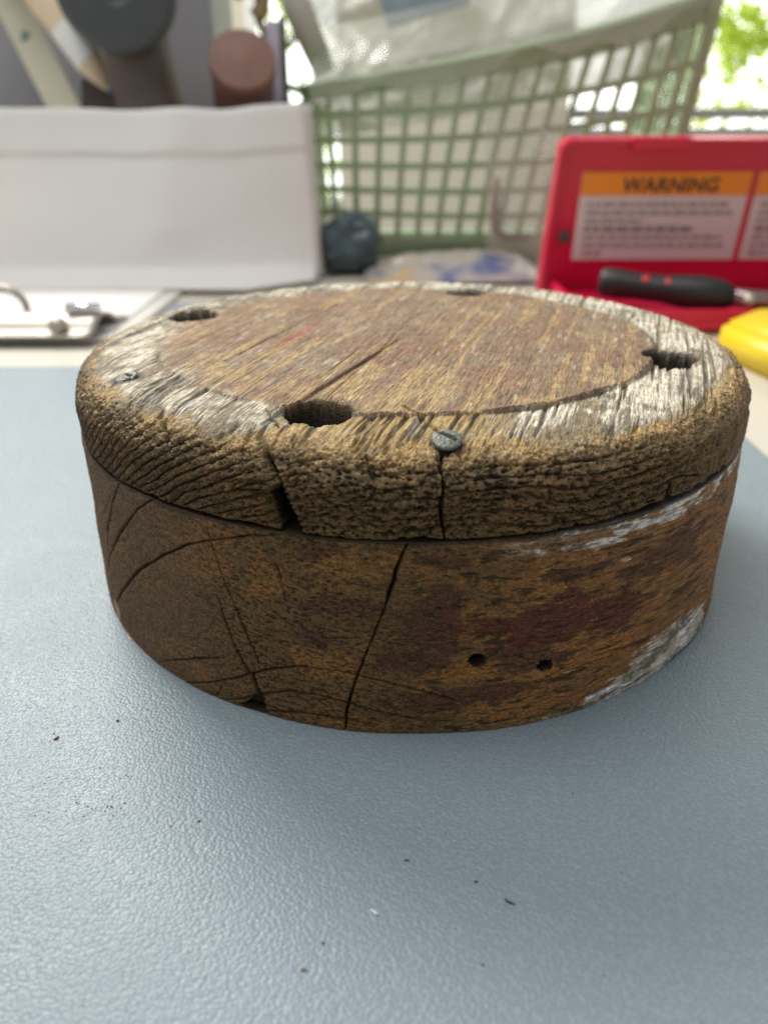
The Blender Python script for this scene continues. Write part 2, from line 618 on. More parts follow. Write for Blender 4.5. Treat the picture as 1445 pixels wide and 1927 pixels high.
def make_top_board():
    phi = thetas(1720, 300)
    r0, dz, ex = 0.85, 0.115, 2.2
    prof = []
    for r in (r0 * np.linspace(0, 1, 270) ** 0.85):
        prof.append((r, H2, 0, 1))
    # rounded shoulder
    for a in np.linspace(0, math.pi / 2, 84)[1:]:
        c, s = math.cos(a), math.sin(a)
        x, y = s ** (2 / ex), c ** (2 / ex)
        nx, ny = x ** (ex - 1) / (1 - r0), y ** (ex - 1) / dz
        l = math.hypot(nx, ny)
        prof.append((r0 + (1 - r0) * x, H2 - dz + dz * y, nx / l, ny / l))
    for z in np.linspace(H2 - dz, H1 + 0.006, 42)[1:]:
        prof.append((1.0, z, 1, 0))
    for a in np.linspace(0, math.pi / 2, 6)[1:]:
        prof.append((1.0 - 0.005 * (1 - math.cos(a)), H1 + 0.006 - 0.006 * math.sin(a), math.cos(a), -math.sin(a)))
    for r in (0.975, 0.95, 0.90, 0.80):
        prof.append((r, H1, 0, -1))
    nr, nt, r, z, n_r, n_z, ph = revolve(prof, phi)
    x, y = r * np.sin(ph), -r * np.cos(ph)
    g = (math.sin(GA), math.cos(GA))
    u = x * g[1] - y * g[0]           # across the grain
    v = x * g[0] + y * g[1]           # along the grain
    endg = ss(0.35, 0.8, n_r * np.abs(np.sin(ph) * g[0] - np.cos(ph) * g[1]))   # 1 where the face cuts the fibres
    topw = ss(0.72, 0.985, n_z)                                                # 1 on the flat top
    # --- shared noises
    nA = fbm(0, u * 9, v * 2.2, z * 9, 3)
    nB = fbm(2, u * 3, v * 3, z * 5, 3)
    stre = sum(a_ * NP[4 + i_](u * f_, v * g_ + 3 * i_, z * f_ * .4) for i_, (f_, g_, a_) in enumerate(((34, 1.1, 0.9), (70, 1.7, 0.75), (130, 3.0, 0.45))))       # long streaks along the grain
    strf = fbm(7, u * 150, v * 7, z * 60, 2, 0.6)        # finer fibres
    grit = fbm(9, x * 150, y * 150, z * 150, 2, 0.6)
    blot = fbm(11, x * 7, y * 7, z * 9, 4, 0.55)
    # growth rings on the end grain: level on the right, arching down on the left
    sarc = -0.70 * np.clip(0.15 - u, 0, 2) ** 1.7 - 0.04 * np.clip(u - 0.5, 0, 1)
    rc = (z - sarc) * 38 - 0.5 * ss(0, 1.2, ph) + 0.7 * nB + 0.30 * fbm(5, u * 5, v * 0.5, z * 14, 2) + 0.10 * grit
    ringphase = rc - np.floor(rc)
    ringline = np.exp(-((ringphase - 0.5) / 0.085) ** 2)
    left = ss(-0.20, -0.55, ph)
    ringamp = np.clip(0.40 + 0.75 * left + 0.7 * nA * (1 - 0.6 * left) + 0.45 * ss(-0.1, 0.4, ph), 0.12, 1.5)
    # pits of the opened fibre ends, lying in rows
    pit = fbm(12, u * 62, v * 14, (z - sarc) * 120 + 0.7 * nB, 2, 0.65)
    pit2 = fbm(14, u * 120, v * 25, (z - sarc) * 190, 2, 0.6)
    pits = ss(0.10, 0.42, pit + 0.35 * pit2)
    sidew = (1 - topw)
    # --- displacement (positive out)
    d = np.zeros_like(r)
    side_f = np.clip(endg * 1.2, 0, 1) * sidew
    long_f = sidew * (1 - side_f)
    d -= side_f * (0.0085 * pits * (1 - 0.60 * left) + 0.0105 * ringline * ringamp + 0.0030 * np.clip(-pit2, 0, 1))
    d -= long_f * (0.006 * ss(0.05, 0.5, stre))
    d += sidew * 0.006 * nB + sidew * 0.0012 * grit
    shoulder = ss(0.60, 0.66, z) * (1 - topw) * n_r ** 0
    d += shoulder * 0.0055 * fbm(10, x * 60, y * 60, z * 75, 2, 0.7) - shoulder * 0.006 * ss(0.25, 0.6, fbm(12, x * 42, y * 42, z * 60, 2, 0.6))
    # top: outer ring is eroded, the middle stands a hair proud
    rr = np.hypot(x + 0.012, y + 0.022)
    ringr = 0.742 + 0.010 * fbm(3, x * 4, y * 4, z * 0 + 0.3, 2) + 0.004 * grit
    outer = ss(-0.006, 0.006, rr - ringr) * ss(0.3, 0.9, n_z)
    stepamt = 0.003 + 0.005 * ss(-0.2, 0.35, ph) * ss(1.6, 0.9, ph) + 0.003 * nA
    d -= outer * topw * stepamt
    groove = ss(0.12, 0.75, stre + 0.3 * strf)
    d -= topw * groove * (0.0020 + 0.0085 * outer)
    d -= topw * ss(0.1, 0.6, strf) * (0.0010 + 0.0015 * outer)
    lipd = rr - ringr
    lip = np.exp(-((lipd + 0.008) / 0.007) ** 2) * ss(-0.35, 0.1, ph) * ss(1.5, 1.0, ph) * (0.6 + nA)
    d += topw * 0.007 * np.clip(lip, 0, 1)
    # long crack across the middle
    j0, j1, j2 = 0.006 * nA + 0.004 * grit, 0.006 * nB, nA
    ck, ckd = crack_set(x, y, [([(-0.2243, -0.6975), (-0.0807, -0.1969), (-0.0145, 0.1025), (0.179, 0.6531)], 0.0019, 0.0019, 0.0035),
                               ([(-0.5162, -0.3351), (-0.2403, 0.4383)], 0.004, 0.003, 0.012),
                               ([(-0.03, -0.70), (0.0669, -0.9)], 0.004, 0.006, 0.015),
                               ([(-0.35, -0.72), (-0.30, -0.84)], 0.004, 0.006, 0.015)], (j0, j0, 0.3 * j2))
    d -= topw * ck
    # --- holes bored down through the top
    hole = np.zeros_like(r); hedge = np.zeros_like(r)
    for (hx, hy, hr, sq) in ((-0.732, 0.267, 0.080, 1.0), (-0.224, -0.728, 0.083, 1.05), (0.722, -0.272, 0.074, 0.9), (0.2375, 0.673, 0.080, 1.0)):
        ang = np.arctan2(y - hy, x - hx)
        q = np.hypot((x - hx) , (y - hy) * sq) + 0.010 * fbm(6, np.cos(ang) * 2.2 + hx * 9, np.sin(ang) * 2.2, z * 3, 3, 0.6) * 0.7 + 0.0022 * grit
        m = (1 - ss(hr - 0.012, hr + 0.003, q))
        hole = np.maximum(hole, m)
        fl = np.exp(-np.clip(q - hr, 0, 1) / 0.016) * (1 - m)
        hedge = np.maximum(hedge, fl)
    # --- side cracks, notch
    jz = (0.004 * nA + 0.0022 * grit, 0.003 * nB, nA)
    sp = ph
    cs, cd = crack_set(sp, z, [
        ([(-0.385, 0.716), (-0.362, 0.70), (-0.3435, 0.685), (-0.312, 0.6575), (-0.2992, 0.639), (-0.289, 0.6271)], 0.017, 0.004, 0.030),
        ([(0.054, 0.704), (0.0445, 0.6721), (0.0509, 0.6348), (0.0452, 0.5896), (0.0538, 0.518)], 0.0038, 0.0032, 0.030),
        ([(0.6157, 0.5753), (0.6194, 0.5452), (0.6177, 0.512)], 0.0045, 0.008, 0.030),
        ([(0.6164, 0.5725), (0.6678, 0.5667), (0.7571, 0.5448)], 0.0040, 0.002, 0.016),
        ([(-0.70, 0.7065), (-0.625, 0.6814), (-0.5797, 0.6401)], 0.005, 0.003, 0.014),
        ([(-0.1137, 0.6937), (-0.0972, 0.6533)], 0.003, 0.002, 0.010),
        ([(-0.3192, 0.612), (-0.345, 0.607), (-0.40, 0.598)], 0.004, 0.002, 0.010),
    ], jz)
    notch = inpoly(sp, z, [(-0.3172, 0.607), (-0.2985, 0.616), (-0.2895, 0.633), (-0.272, 0.583), (-0.2502, 0.530), (-0.252, 0.49), (-0.305, 0.49), (-0.2925, 0.533)], 0.0035, 0.004 * nA + 0.003 * grit)
    notch = notch * (1 - topw) * (r > 0.79)
    notchc = inpoly(sp, z, [(-0.3172, 0.607), (-0.2985, 0.616), (-0.2895, 0.633), (-0.272, 0.583), (-0.2502, 0.530), (-0.252, 0.49), (-0.305, 0.49), (-0.2925, 0.533)], 0.0015, 0.0045 + 0.004 * nA + 0.003 * grit) * (1 - topw)
    bev = inpoly(sp, z, [(-0.336, 0.602), (-0.31, 0.608), (-0.285, 0.49), (-0.318, 0.49)], 0.010, 0.004 * nA) * (1 - topw) * ss(0.3, 0.7, n_r)
    d -= (1 - topw * 0.7) * cs
    d -= 0.012 * bev * (1 - notch)
    # chips where the nail bites
    chips = np.exp(-((x - 0.0587) ** 2 + (y + 0.9) ** 2) / 0.045 ** 2) * (1 - topw * .3) * 0.016
    d -= chips
    # wavy lower rim
    low = ss(H1 + 0.03, H1, z)
    zz = z + n_z * d + low * 0.006 * (nA + 0.4 * grit)
    rad = np.minimum(r + n_r * d, 1.02 - 0.155 * notch)
    zz = zz - topw * (0.18 * hole + 0.016 * hedge * (0.5 + np.clip(blot, -0.4, 1)))
    # --- colours
    C = np.zeros((len(r), 3), np.float32)
    ochre, brown, mauve, grey, white, dark = (0.42, 0.27, 0.085), (0.21, 0.135, 0.07), (0.27, 0.175, 0.125), (0.25, 0.215, 0.165), (0.66, 0.60, 0.475), (0.030, 0.024, 0.016)
    rust = (0.33, 0.10, 0.055)
    C[:] = (0.235, 0.150, 0.088)
    # middle of the top
    C = lerp3(C, (0.25, 0.185, 0.118), ss(-0.1, 0.5, blot))
    C = lerp3(C, (0.24, 0.112, 0.060), ss(0.0, 0.5, fbm(8, x * 4 + 3, y * 4, z, 3)) * 0.5)
    och_m = ss(0.02, 0.42, stre * 0.8 + 0.55 * blot + 0.5 * ss(0.35, 0.75, rr) * ss(1.2, 0.2, np.abs(ph)) - 0.12 + 0.30 * ss(0.45, 0.75, rr) * ss(-0.1, -0.8, x))
    C = lerp3(C, (0.41, 0.275, 0.118), och_m * 0.68)
    C = lerp3(C, (0.17, 0.125, 0.09), ss(0.15, 0.6, strf) * 0.45)
    C = lerp3(C, (0.60, 0.55, 0.47), ss(0.58, 0.78, fbm(1, u * 70, v * 7, z, 2, 0.6) + 0.12 * strf) * 0.5)
    C = lerp3(C, rust, blob(u, v, (-0.318, -0.165), 0.022, 0.24, 0.35 * stre + 0.5 * blot) * 0.60)
    # outer ring: peeling white paint over grey wood
    och_front = np.clip(ss(-0.42, -0.30, ph) * ss(0.33, 0.10, ph), 0, 1)
    back = ss(1.5, 2.2, np.abs(ph))
    wp = ss(-0.18, 0.14, stre * 0.55 + 0.5 * blot + 0.25 * strf + 0.06 + 0.14 * ss(0.2, 0.5, ph) - 0.36 * och_front - 0.10 * back)
    edge = ss(0.955, 0.90, r + 0.03 * blot + 0.016 * grit + 0.012 * np.clip(stre, -1, 1) + 0.035 * och_front)
    ringc = np.zeros_like(C); ringc[:] = (0.22, 0.175, 0.11)
    ringc = lerp3(ringc, (0.40, 0.27, 0.10), np.clip(och_front * 0.9 + 0.35 * ss(0, 0.5, nA), 0, 1))
    ringc = lerp3(ringc, (0.20, 0.20, 0.14), back * 0.6)
    ringc = lerp3(ringc, white, wp * edge * 0.95)
    ringc = lerp3(ringc, (0.13, 0.105, 0.07), ss(0.12, 0.5, stre + 0.3 * strf) * 0.75)
    ringc = lerp3(ringc, (0.34, 0.32, 0.28), ss(0.2, 0.6, fbm(13, x * 16, y * 16, z * 16, 3)) * 0.45)
    lsoft = ss(-0.25, -0.75, ph) * ss(2.6, 2.0, np.abs(ph))
    om = ss(-0.004, 0.004, lipd) * (1 - lsoft) + lsoft * ss(-0.05, 0.05, lipd + 0.05 * stre + 0.03 * blot)
    C = C + (ringc - C) * (om * ss(0.2, 0.6, n_z))[:, None]
    C = lerp3(C, (0.11, 0.085, 0.055), np.exp(-((lipd - 0.004) / 0.006) ** 2) * topw * np.clip(0.35 + nA + 0.6 * ss(-0.35, 0.1, ph) * ss(1.5, 1.0, ph), 0, 0.9))
    # sides
    sd = np.zeros_like(C); sd[:] = (0.190, 0.128, 0.064)
    sd = lerp3(sd, (0.26, 0.150, 0.072), ss(0.1, 0.55, blot) * 0.55)
    sd = lerp3(sd, (0.135, 0.103, 0.055), ss(0.1, 0.5, -blot) * 0.6)
    golden = ss(0.655, 0.718, z + 0.028 * blot + 0.016 * grit)
    sd = lerp3(sd, (0.42, 0.270, 0.100), golden * 0.85)
    sd = lerp3(sd, (0.50, 0.36, 0.16), ss(0.2, 0.6, grit + 0.6 * blot) * golden * 0.6)
    sd = lerp3(sd, (0.13, 0.095, 0.055), ss(0.1, 0.5, -grit - 0.4 * blot) * golden * 0.6)
    sd = lerp3(sd, (0.33, 0.23, 0.11), ss(0.1, 0.6, -pit) * 0.45)
    sd = lerp3(sd, (0.34, 0.22, 0.155), ss(0.35, 0.6, fbm(15, x * 11, y * 11, z * 24, 2)) * 0.5 * ss(0.2, 0.6, ph))
    sd = lerp3(sd, dark, np.clip(pits * 0.70 * side_f * (1 - 0.5 * left), 0, 0.95) * (1 - 0.25 * golden))
    sd = lerp3(sd, dark, np.clip(ringline * ringamp * 0.95, 0, 0.95) * side_f)
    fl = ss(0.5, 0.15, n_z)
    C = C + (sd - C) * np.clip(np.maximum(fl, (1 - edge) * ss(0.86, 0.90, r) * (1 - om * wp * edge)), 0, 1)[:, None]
    C = lerp3(C, (0.40, 0.34, 0.30), blob(sp, z, (-0.02, 0.604), 0.05, 0.012, 0.4 * nA) * 0.25 * (1 - topw))
    # holes, cracks
    C = lerp3(C, (0.022, 0.018, 0.012), np.clip(ss(0.0, 0.10, hole), 0, 1) * 0.96)  # shade inside the bored holes painted into the wall colour
    for nx_, ny_ in ((0.0587, -0.905), (-0.741, -0.470)):
        C = lerp3(C, (0.035, 0.028, 0.020), (1 - ss(0.030, 0.050, np.hypot(x - nx_, (y - ny_) * 0.9) + 0.010 * nA + 0.006 * grit)) * ss(0.3, 0.6, n_z) * 0.85)
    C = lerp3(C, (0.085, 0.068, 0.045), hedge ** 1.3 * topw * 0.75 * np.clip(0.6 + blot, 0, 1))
    C = lerp3(C, dark, np.clip(cd * (1 - topw * 0.6), 0, 1) * 0.92)
    C = lerp3(C, (0.10, 0.07, 0.045), ckd * topw * 0.42)
    C = lerp3(C, (0.012, 0.010, 0.007), np.clip(notchc, 0, 1) * 0.97)  # notch walls coloured near black in place of the shade inside
    C = lerp3(C, (0.15, 0.11, 0.04), bev * (1 - notchc) * 0.8)
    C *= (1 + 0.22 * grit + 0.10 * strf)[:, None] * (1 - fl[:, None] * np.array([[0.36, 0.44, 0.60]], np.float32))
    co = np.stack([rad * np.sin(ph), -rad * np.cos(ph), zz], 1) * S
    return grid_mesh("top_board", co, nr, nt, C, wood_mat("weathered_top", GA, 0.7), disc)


def make_bottom_board():
    phi = thetas(1600, 200)
    prof = []
    for r in (0.80, 0.92, 0.97):
        prof.append((r, H1 - 0.005, 0, 1))
    for a in np.linspace(math.pi / 2, 0, 8):
        prof.append((1.0 - 0.006 + 0.006 * math.cos(a), H1 - 0.014 + 0.009 * math.sin(a), math.cos(a), math.sin(a)))
    for z in np.linspace(H1 - 0.014, 0.003, 212)[1:]:
        prof.append((1.0, z, 1, 0))
    for a in np.linspace(0, math.pi / 2, 6)[1:]:
        prof.append((0.997 + 0.003 * math.cos(a), 0.003 - 0.003 * math.sin(a), math.cos(a), -math.sin(a)))
    prof.append((0.8, 0.0005, 0, -1)); prof.append((0.0, 0.0005, 0, -1))
    nr, nt, r, z, n_r, n_z, ph = revolve(prof, phi)
    x, y = r * np.sin(ph), -r * np.cos(ph)
    g = (math.sin(GB), math.cos(GB))
    u = x * g[1] - y * g[0]
    v = x * g[0] + y * g[1]
    endg = ss(0.50, 0.78, np.abs(np.sin(ph) * g[0] - np.cos(ph) * g[1]))
    side = ss(0.5, 0.9, n_r)
    nA = fbm(1, u * 6, v * 2, z * 7, 3)
    nB = fbm(3, x * 3, y * 3, z * 4, 3)
    grit = fbm(5, x * 150, y * 150, z * 150, 2, 0.6)
    fib = fbm(7, u * 40, v * 5, z * 70, 3, 0.6)
    fibf = fbm(9, u * 90, v * 12, z * 170, 2, 0.6)
    pit = fbm(11, u * 85, v * 20, z * 120, 2, 0.6)
    pit2 = fbm(13, u * 80, v * 30, z * 110, 2, 0.6)
    blot = fbm(2, x * 5, y * 5, z * 8, 4, 0.55)
    blo2 = fbm(6, x * 9 + 5, y * 9, z * 20, 4, 0.6)
    lf = ss(-0.35, -0.6, ph)
    qr = np.sqrt((0.8 * (u - 0.62)) ** 2 + (z + 0.1) ** 2)
    rc = qr * 24 + 0.8 * nA + 0.3 * grit * 0.2
    rp = rc - np.floor(rc)
    rl = np.exp(-((rp - 0.5) / 0.10) ** 2) * np.clip(0.25 + nA, 0, 1)
    d = np.zeros_like(r)
    pits = ss(0.05, 0.5, pit)
    mid = (1 - lf) * endg
    d -= side * endg * (0.0038 * pits * (1 - 0.6 * lf) + 0.0022 * rl)
    d -= side * (1 - endg) * (0.0045 * ss(0.05, 0.55, fib) + 0.0022 * ss(0.1, 0.5, fibf))
    d += side * (0.0010 * grit + 0.006 * nB)
    jz = (0.004 * nA + 0.0022 * grit, 0.0035 * nB + 0.0015 * grit, nA)
    cs, cd = crack_set(ph, z, [
        ([(-0.0191, 0.52), (-0.0467, 0.4377), (-0.0489, 0.4179), (-0.0814, 0.3278), (-0.112, 0.2396), (-0.1448, 0.1307), (-0.1588, 0.0663), (-0.1672, -0.03)], 0.0029, 0.0021, 0.03),
        ([(-0.4893, 0.4988), (-0.48, 0.4331), (-0.446, 0.3367), (-0.4085, 0.2441), (-0.3786, 0.1606), (-0.3749, 0.1337)], 0.0028, 0.0028, 0.012),
        ([(-0.4792, 0.3155), (-0.4636, 0.2505), (-0.4404, 0.1813), (-0.4113, 0.1228), (-0.3957, 0.1002), (-0.3822, 0.0479), (-0.3692, -0.03)], 0.0030, 0.0085, 0.02),
        ([(-0.4436, 0.0009), (-0.41, 0.03), (-0.3846, 0.0553)], 0.003, 0.004, 0.012),
        ([(-0.298, 0.5107), (-0.3772, 0.4939), (-0.476, 0.4628), (-0.5522, 0.4298), (-0.6451, 0.3714), (-0.7822, 0.2712), (-0.9244, 0.138), (-1.0108, 0.052)], 0.0032, 0.0042, 0.014),
        ([(-0.7966, 0.525), (-0.8766, 0.4351), (-0.9563, 0.3189), (-1.0, 0.2)], 0.0036, 0.0030, 0.012),
        ([(-0.6438, 0.5276), (-0.7281, 0.4706), (-0.8553, 0.3539), (-0.9653, 0.2407), (-1.0404, 0.1496)], 0.0038, 0.0036, 0.013),
        ([(-0.7174, 0.0278), (-0.5721, 0.0985), (-0.5045, 0.1284), (-0.4732, 0.1431)], 0.003, 0.0026, 0.009),
        ([(-0.6229, 0.0003), (-0.5141, 0.0535), (-0.451, 0.0856), (-0.3994, 0.1171), (-0.3452, 0.1432), (-0.2819, 0.1669), (-0.2229, 0.1732), (-0.1659, 0.1716), (-0.1103, 0.1607), (-0.0276, 0.1416), (0.0219, 0.1243), (0.097, 0.0959)], 0.0038, 0.0022, 0.013),
        ([(-0.5051, 0.0017), (-0.4428, 0.0258), (-0.3851, 0.0524), (-0.3505, 0.0736), (-0.2986, 0.0911), (-0.2261, 0.0958), (-0.1509, 0.0868), (-0.0767, 0.0668), (0.0236, 0.037)], 0.0036, 0.0020, 0.011),
        ([(-0.3615, 0.0151), (-0.2589, 0.0349), (-0.1694, 0.0373), (-0.0834, 0.0287)], 0.003, 0.0022, 0.009),
        ([(-0.3168, 0.4454), (-0.3038, 0.3808), (-0.2888, 0.3009)], 0.0022, 0.0016, 0.007),
        ([(-0.2192, 0.2611), (-0.1359, 0.2687)], 0.0020, 0.0020, 0.006),
        ([(-0.52, 0.0), (-0.49, 0.06), (-0.50, 0.09)], 0.0020, 0.0018, 0.006),
    ], jz)
    d -= side * cs
    chip = inpoly(ph, z, [(-0.46, -0.05), (-0.445, 0.005), (-0.40, 0.034), (-0.382, 0.05), (-0.364, -0.05)], 0.006, 0.004 * nA + 0.003 * grit)
    d -= side * chip * 0.030
    nh = np.zeros_like(r); nhc = np.zeros_like(r); nhs = np.zeros_like(r)
    for (hp, hz, hr, k) in ((0.1381, 0.2069, 0.0215, 1.0), (0.3029, 0.1668, 0.0225, 1.1)):
        q = np.hypot(ph - hp, (z - hz) * k) + 0.003 * grit + 0.004 * nA
        nh = np.maximum(nh, 1 - ss(hr - 0.007, hr - 0.003, q))
        nhc = np.maximum(nhc, 1 - ss(hr - 0.003, hr + 0.002, q))
        q2 = np.hypot((ph - hp + 0.010) * 0.8, z - hz + 0.014)
        nhs = np.maximum(nhs, (1 - ss(0.0, 0.022, q2)))
    d -= side * (0.11 * nh + 0.008 * nhs * (1 - nh))
    rad = r * (1 + 0.006 * (1 - z / 0.52)) + n_r * d
    top = ss(0.497, 0.515, z)
    zz = z + n_z * d * 0.3 - top * 0.0022 * (1 + nA + 0.5 * grit)
    zz = np.maximum(zz, 0.0004)
    # --- colours
    C = np.zeros((len(r), 3), np.float32)
    C[:] = (0.150, 0.098, 0.045)
    C = lerp3(C, (0.158, 0.104, 0.062), lf)                                   # greyer end on the left
    C = lerp3(C, (0.270, 0.148, 0.052), ss(0.05, 0.45, blot) * (1 - 0.6 * lf) * 0.8)
    C = lerp3(C, (0.115, 0.095, 0.040), ss(0.05, 0.5, -blo2) * 0.5)
    rt = ss(0.05, 0.32, ph)
    C = lerp3(C, (0.275, 0.143, 0.060), rt * 0.8)
    C = lerp3(C, (0.350, 0.200, 0.075), rt * ss(-0.05, 0.4, fib + 0.4 * blo2) * 0.65)
    C = lerp3(C, (0.190, 0.130, 0.080), rt * ss(0.0, 0.5, -blo2) * 0.4)
    # old red-brown paint left in patches
    nz = 0.60 * blo2 + 0.30 * fib + 0.10 * grit
    mar = np.zeros_like(r)
    for c, rx, ry in (((0.03, 0.305), 0.085, 0.085), ((-0.17, 0.352), 0.11, 0.032), ((0.06, 0.47), 0.075, 0.022), ((0.70, 0.37), 0.17, 0.055), ((0.05, 0.09), 0.10, 0.030),
                      ((-0.01, 0.205), 0.10, 0.040), ((-0.225, 0.475), 0.05, 0.025), ((0.25, 0.20), 0.10, 0.05), ((-0.24, 0.26), 0.05, 0.022), ((0.20, 0.11), 0.09, 0.03), ((0.36, 0.40), 0.10, 0.02)):
        mar = np.maximum(mar, blob(ph, z, c, rx, ry, nz))
    C = lerp3(C, (0.098, 0.048, 0.032), mar * (0.88 - 0.5 * np.clip(fib, 0, 0.8)))
    red = np.maximum(blob(ph, z, (0.31, 0.285), 0.20, 0.062, nz), blob(ph, z, (0.48, 0.255), 0.09, 0.04, nz))
    C = lerp3(C, (0.120, 0.038, 0.030), red * (0.95 - 0.6 * np.clip(fib, 0, 0.8)))
    for c in ((0.33, 0.145), (0.12, 0.175), (0.50, 0.165)):
        C = lerp3(C, (0.36, 0.18, 0.045), blob(ph, z, c, 0.07, 0.028, nz) * 0.6)
    # weathered whitish wood low on the right and under the lid
    wb = inpoly(ph, z, [(0.26, -0.03), (0.33, 0.018), (0.42, 0.026), (0.50, 0.045), (0.60, 0.090), (0.68, 0.125), (0.80, 0.138), (0.93, 0.10), (1.0, -0.03)], 0.012, 0.035 * blo2 + 0.02 * fib)
    C = lerp3(C, (0.46, 0.42, 0.34), wb * 0.95)
    C = lerp3(C, (0.72, 0.66, 0.60), wb * ss(-0.15, 0.25, fib + 0.5 * blo2))
    C = lerp3(C, (0.15, 0.14, 0.07), wb * ss(0.0, 0.3, -blo2 - 0.2 * fib + (0.03 - z) * 3) * 0.8)
    grn = ss(0.05, -0.01, z + 0.02 * blo2) * ss(-0.05, 0.15, ph)
    C = lerp3(C, (0.15, 0.14, 0.065), grn * 0.65)
    ws = ss(0.455, 0.475, z + 0.020 * blo2 - 0.02 * ss(0.6, 0.95, ph) + 0.02 * fib) * ss(0.14, 0.32, ph) * ss(1.25, 0.95, ph)
    C = lerp3(C, (0.66, 0.62, 0.56), ws * ss(-0.35, 0.05, blo2 + 0.5 * fib) * 0.95)
    C = lerp3(C, (0.66, 0.60, 0.52), blob(ph, z, (-1.02, 0.035), 0.025, 0.03, nz) * 0.6)
    for c in ((0.50, 0.405), (0.37, 0.13), (0.47, 0.46)):
        C = lerp3(C, (0.55, 0.53, 0.50), blob(ph, z, c, 0.020, 0.007, nz) * 0.8)
    dark = (0.020, 0.016, 0.011)
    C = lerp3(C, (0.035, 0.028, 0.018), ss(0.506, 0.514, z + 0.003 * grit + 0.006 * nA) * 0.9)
    C = lerp3(C, dark, side * endg * pits * 0.52 * (1 - 0.55 * lf))
    C = lerp3(C, dark, side * (1 - endg) * ss(0.22, 0.5, fib) * 0.75)
    C = lerp3(C, (0.06, 0.045, 0.03), side * endg * rl * 0.5)
    C = lerp3(C, dark, side * ss(0.46, 0.66, pit2) * 0.35 * (1 - lf))
    C = lerp3(C, (0.015, 0.012, 0.008), np.clip(cd, 0, 1) * 0.9)
    C = lerp3(C, (0.030, 0.025, 0.017), chip * 0.9)
    C = lerp3(C, (0.34, 0.28, 0.20), nhs * (1 - nh) * ss(0.2, 0.3, ph) * 0.5)
    C = lerp3(C, (0.008, 0.007, 0.005), nhc * 0.97)  # shade of the nail holes painted over their walls
    C *= (1 + 0.25 * grit + 0.12 * fibf)[:, None] * (1 - (1 - np.clip(np.maximum(wb, ws), 0, 1))[:, None] * np.array([[0.05, 0.22, 0.43]], np.float32))
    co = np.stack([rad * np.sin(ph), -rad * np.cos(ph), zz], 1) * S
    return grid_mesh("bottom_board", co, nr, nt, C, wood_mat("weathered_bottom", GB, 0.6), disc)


make_top_board()
make_bottom_board()

nail_m = mat("dull_zinc", (0.17, 0.185, 0.155), rough=0.42, metal=0.45, var=0.35, vscale=900, bump=0.5, bscale=1500)


def make_nail(p, nrm, r, roll, label):
    b = bmesh.new()
    n = 40
    prof = [(0.25, -1.6), (0.28, -0.35), (0.95, -0.10), (1.0, 0.06), (0.93, 0.17), (0.82, 0.205), (0.7, 0.225), (0.58, 0.242), (0.46, 0.253), (0.34, 0.262), (0.22, 0.268), (0.1, 0.27)]
    rings = []
    rnd = random.Random(int(r * 1e6) + int(roll * 10))
    for (rr, z) in prof:
        rings.append([b.verts.new((rr * math.cos(2 * math.pi * i / n) * (1 + 0.03 * math.sin(3 * 2 * math.pi * i / n + 1)), rr * 0.92 * math.sin(2 * math.pi * i / n), z)) for i in range(n)])
    top = b.verts.new((0, 0, 0.27))
    for a, c in zip(rings[:-1], rings[1:]):
        for i in range(n):
            b.faces.new((a[i], a[(i + 1) % n], c[(i + 1) % n], c[i]))
    for i in range(n):
        b.faces.new((rings[-1][i], rings[-1][(i + 1) % n], top))
    bmesh.ops.subdivide_edges(b, edges=list(b.edges), cuts=1, use_grid_fill=True)
    for v in b.verts:       # the hammered fold across the head
        if v.co.z > 0.0:
            q = v.co.x * math.cos(0.6) + v.co.y * math.sin(0.6) - 0.22
            t = -v.co.x * math.sin(0.6) + v.co.y * math.cos(0.6)
            v.co.z -= 0.42 * math.exp(-(q / 0.13) ** 2) * (1 if t > -0.55 else 0.3)
            v.co.z += 0.06 * math.exp(-((q + 0.35) / 0.25) ** 2)
    m4 = axis_mat(Vector(p) * S, nrm) @ Matrix.Rotation(roll, 4, 'Z') @ Matrix.Scale(r * S, 4)
    b.transform(m4)
    o = build("nail", b, nail_m, disc, smooth=True)
    o['label'] = label
    return o


make_nail((0.0587, -0.907, 0.706), (0.05, -0.35, 0.94), 0.033, 0.25, "grey nail head above the front crack")
make_nail((-0.741, -0.470, 0.709), (-0.25, -0.12, 0.96), 0.031, 1.2, "grey nail head at the left edge")

# ------------------------------------------------------------------ desk mat and table
table_m = mat("cream_laminate", (0.62, 0.58, 0.50), rough=0.35, var=0.04, vscale=6)
b = bmesh.new()
add_box(b, (-0.9, -0.7, -0.045), (0.9, 0.80, -0.0023), 0.004, 2)
tag(build("table_top", b, table_m), kind='structure')
b = bmesh.new()
hull = []
for (cx, cy, a0) in ((0.1415 - .008, 0.192 - .008, 0), (-0.52 + .008, 0.192 - .008, 90), (-0.52 + .008, -0.42, 180), (0.1415 - .008, -0.42, 270)):
    for k in range(7):
        a = R_(a0 + k * 15)
        hull.append((cx + .008 * math.cos(a), cy + .008 * math.sin(a)))
vs = [b.verts.new((px, py, 0.0)) for px, py in hull]
fc = b.faces.new(vs)
ex = bmesh.ops.extrude_face_region(b, geom=[fc])
for e in ex['geom']:
    if isinstance(e, bmesh.types.BMVert): e.co.z -= 0.0022
bmesh.ops.recalc_face_normals(b, faces=b.faces)
tag(build("desk_mat", b, mat_leather()), "blue-grey grained vinyl desk mat under the wooden block", "desk mat")

# crumbs of wood and dust lying on the mat
crumb_m = mat("dry_crumb", (0.085, 0.055, 0.035), rough=0.9, var=0.5, vscale=2000)
chalk_m = mat("white_flake", (0.72, 0.70, 0.66), rough=0.8, var=0.15, vscale=2000)


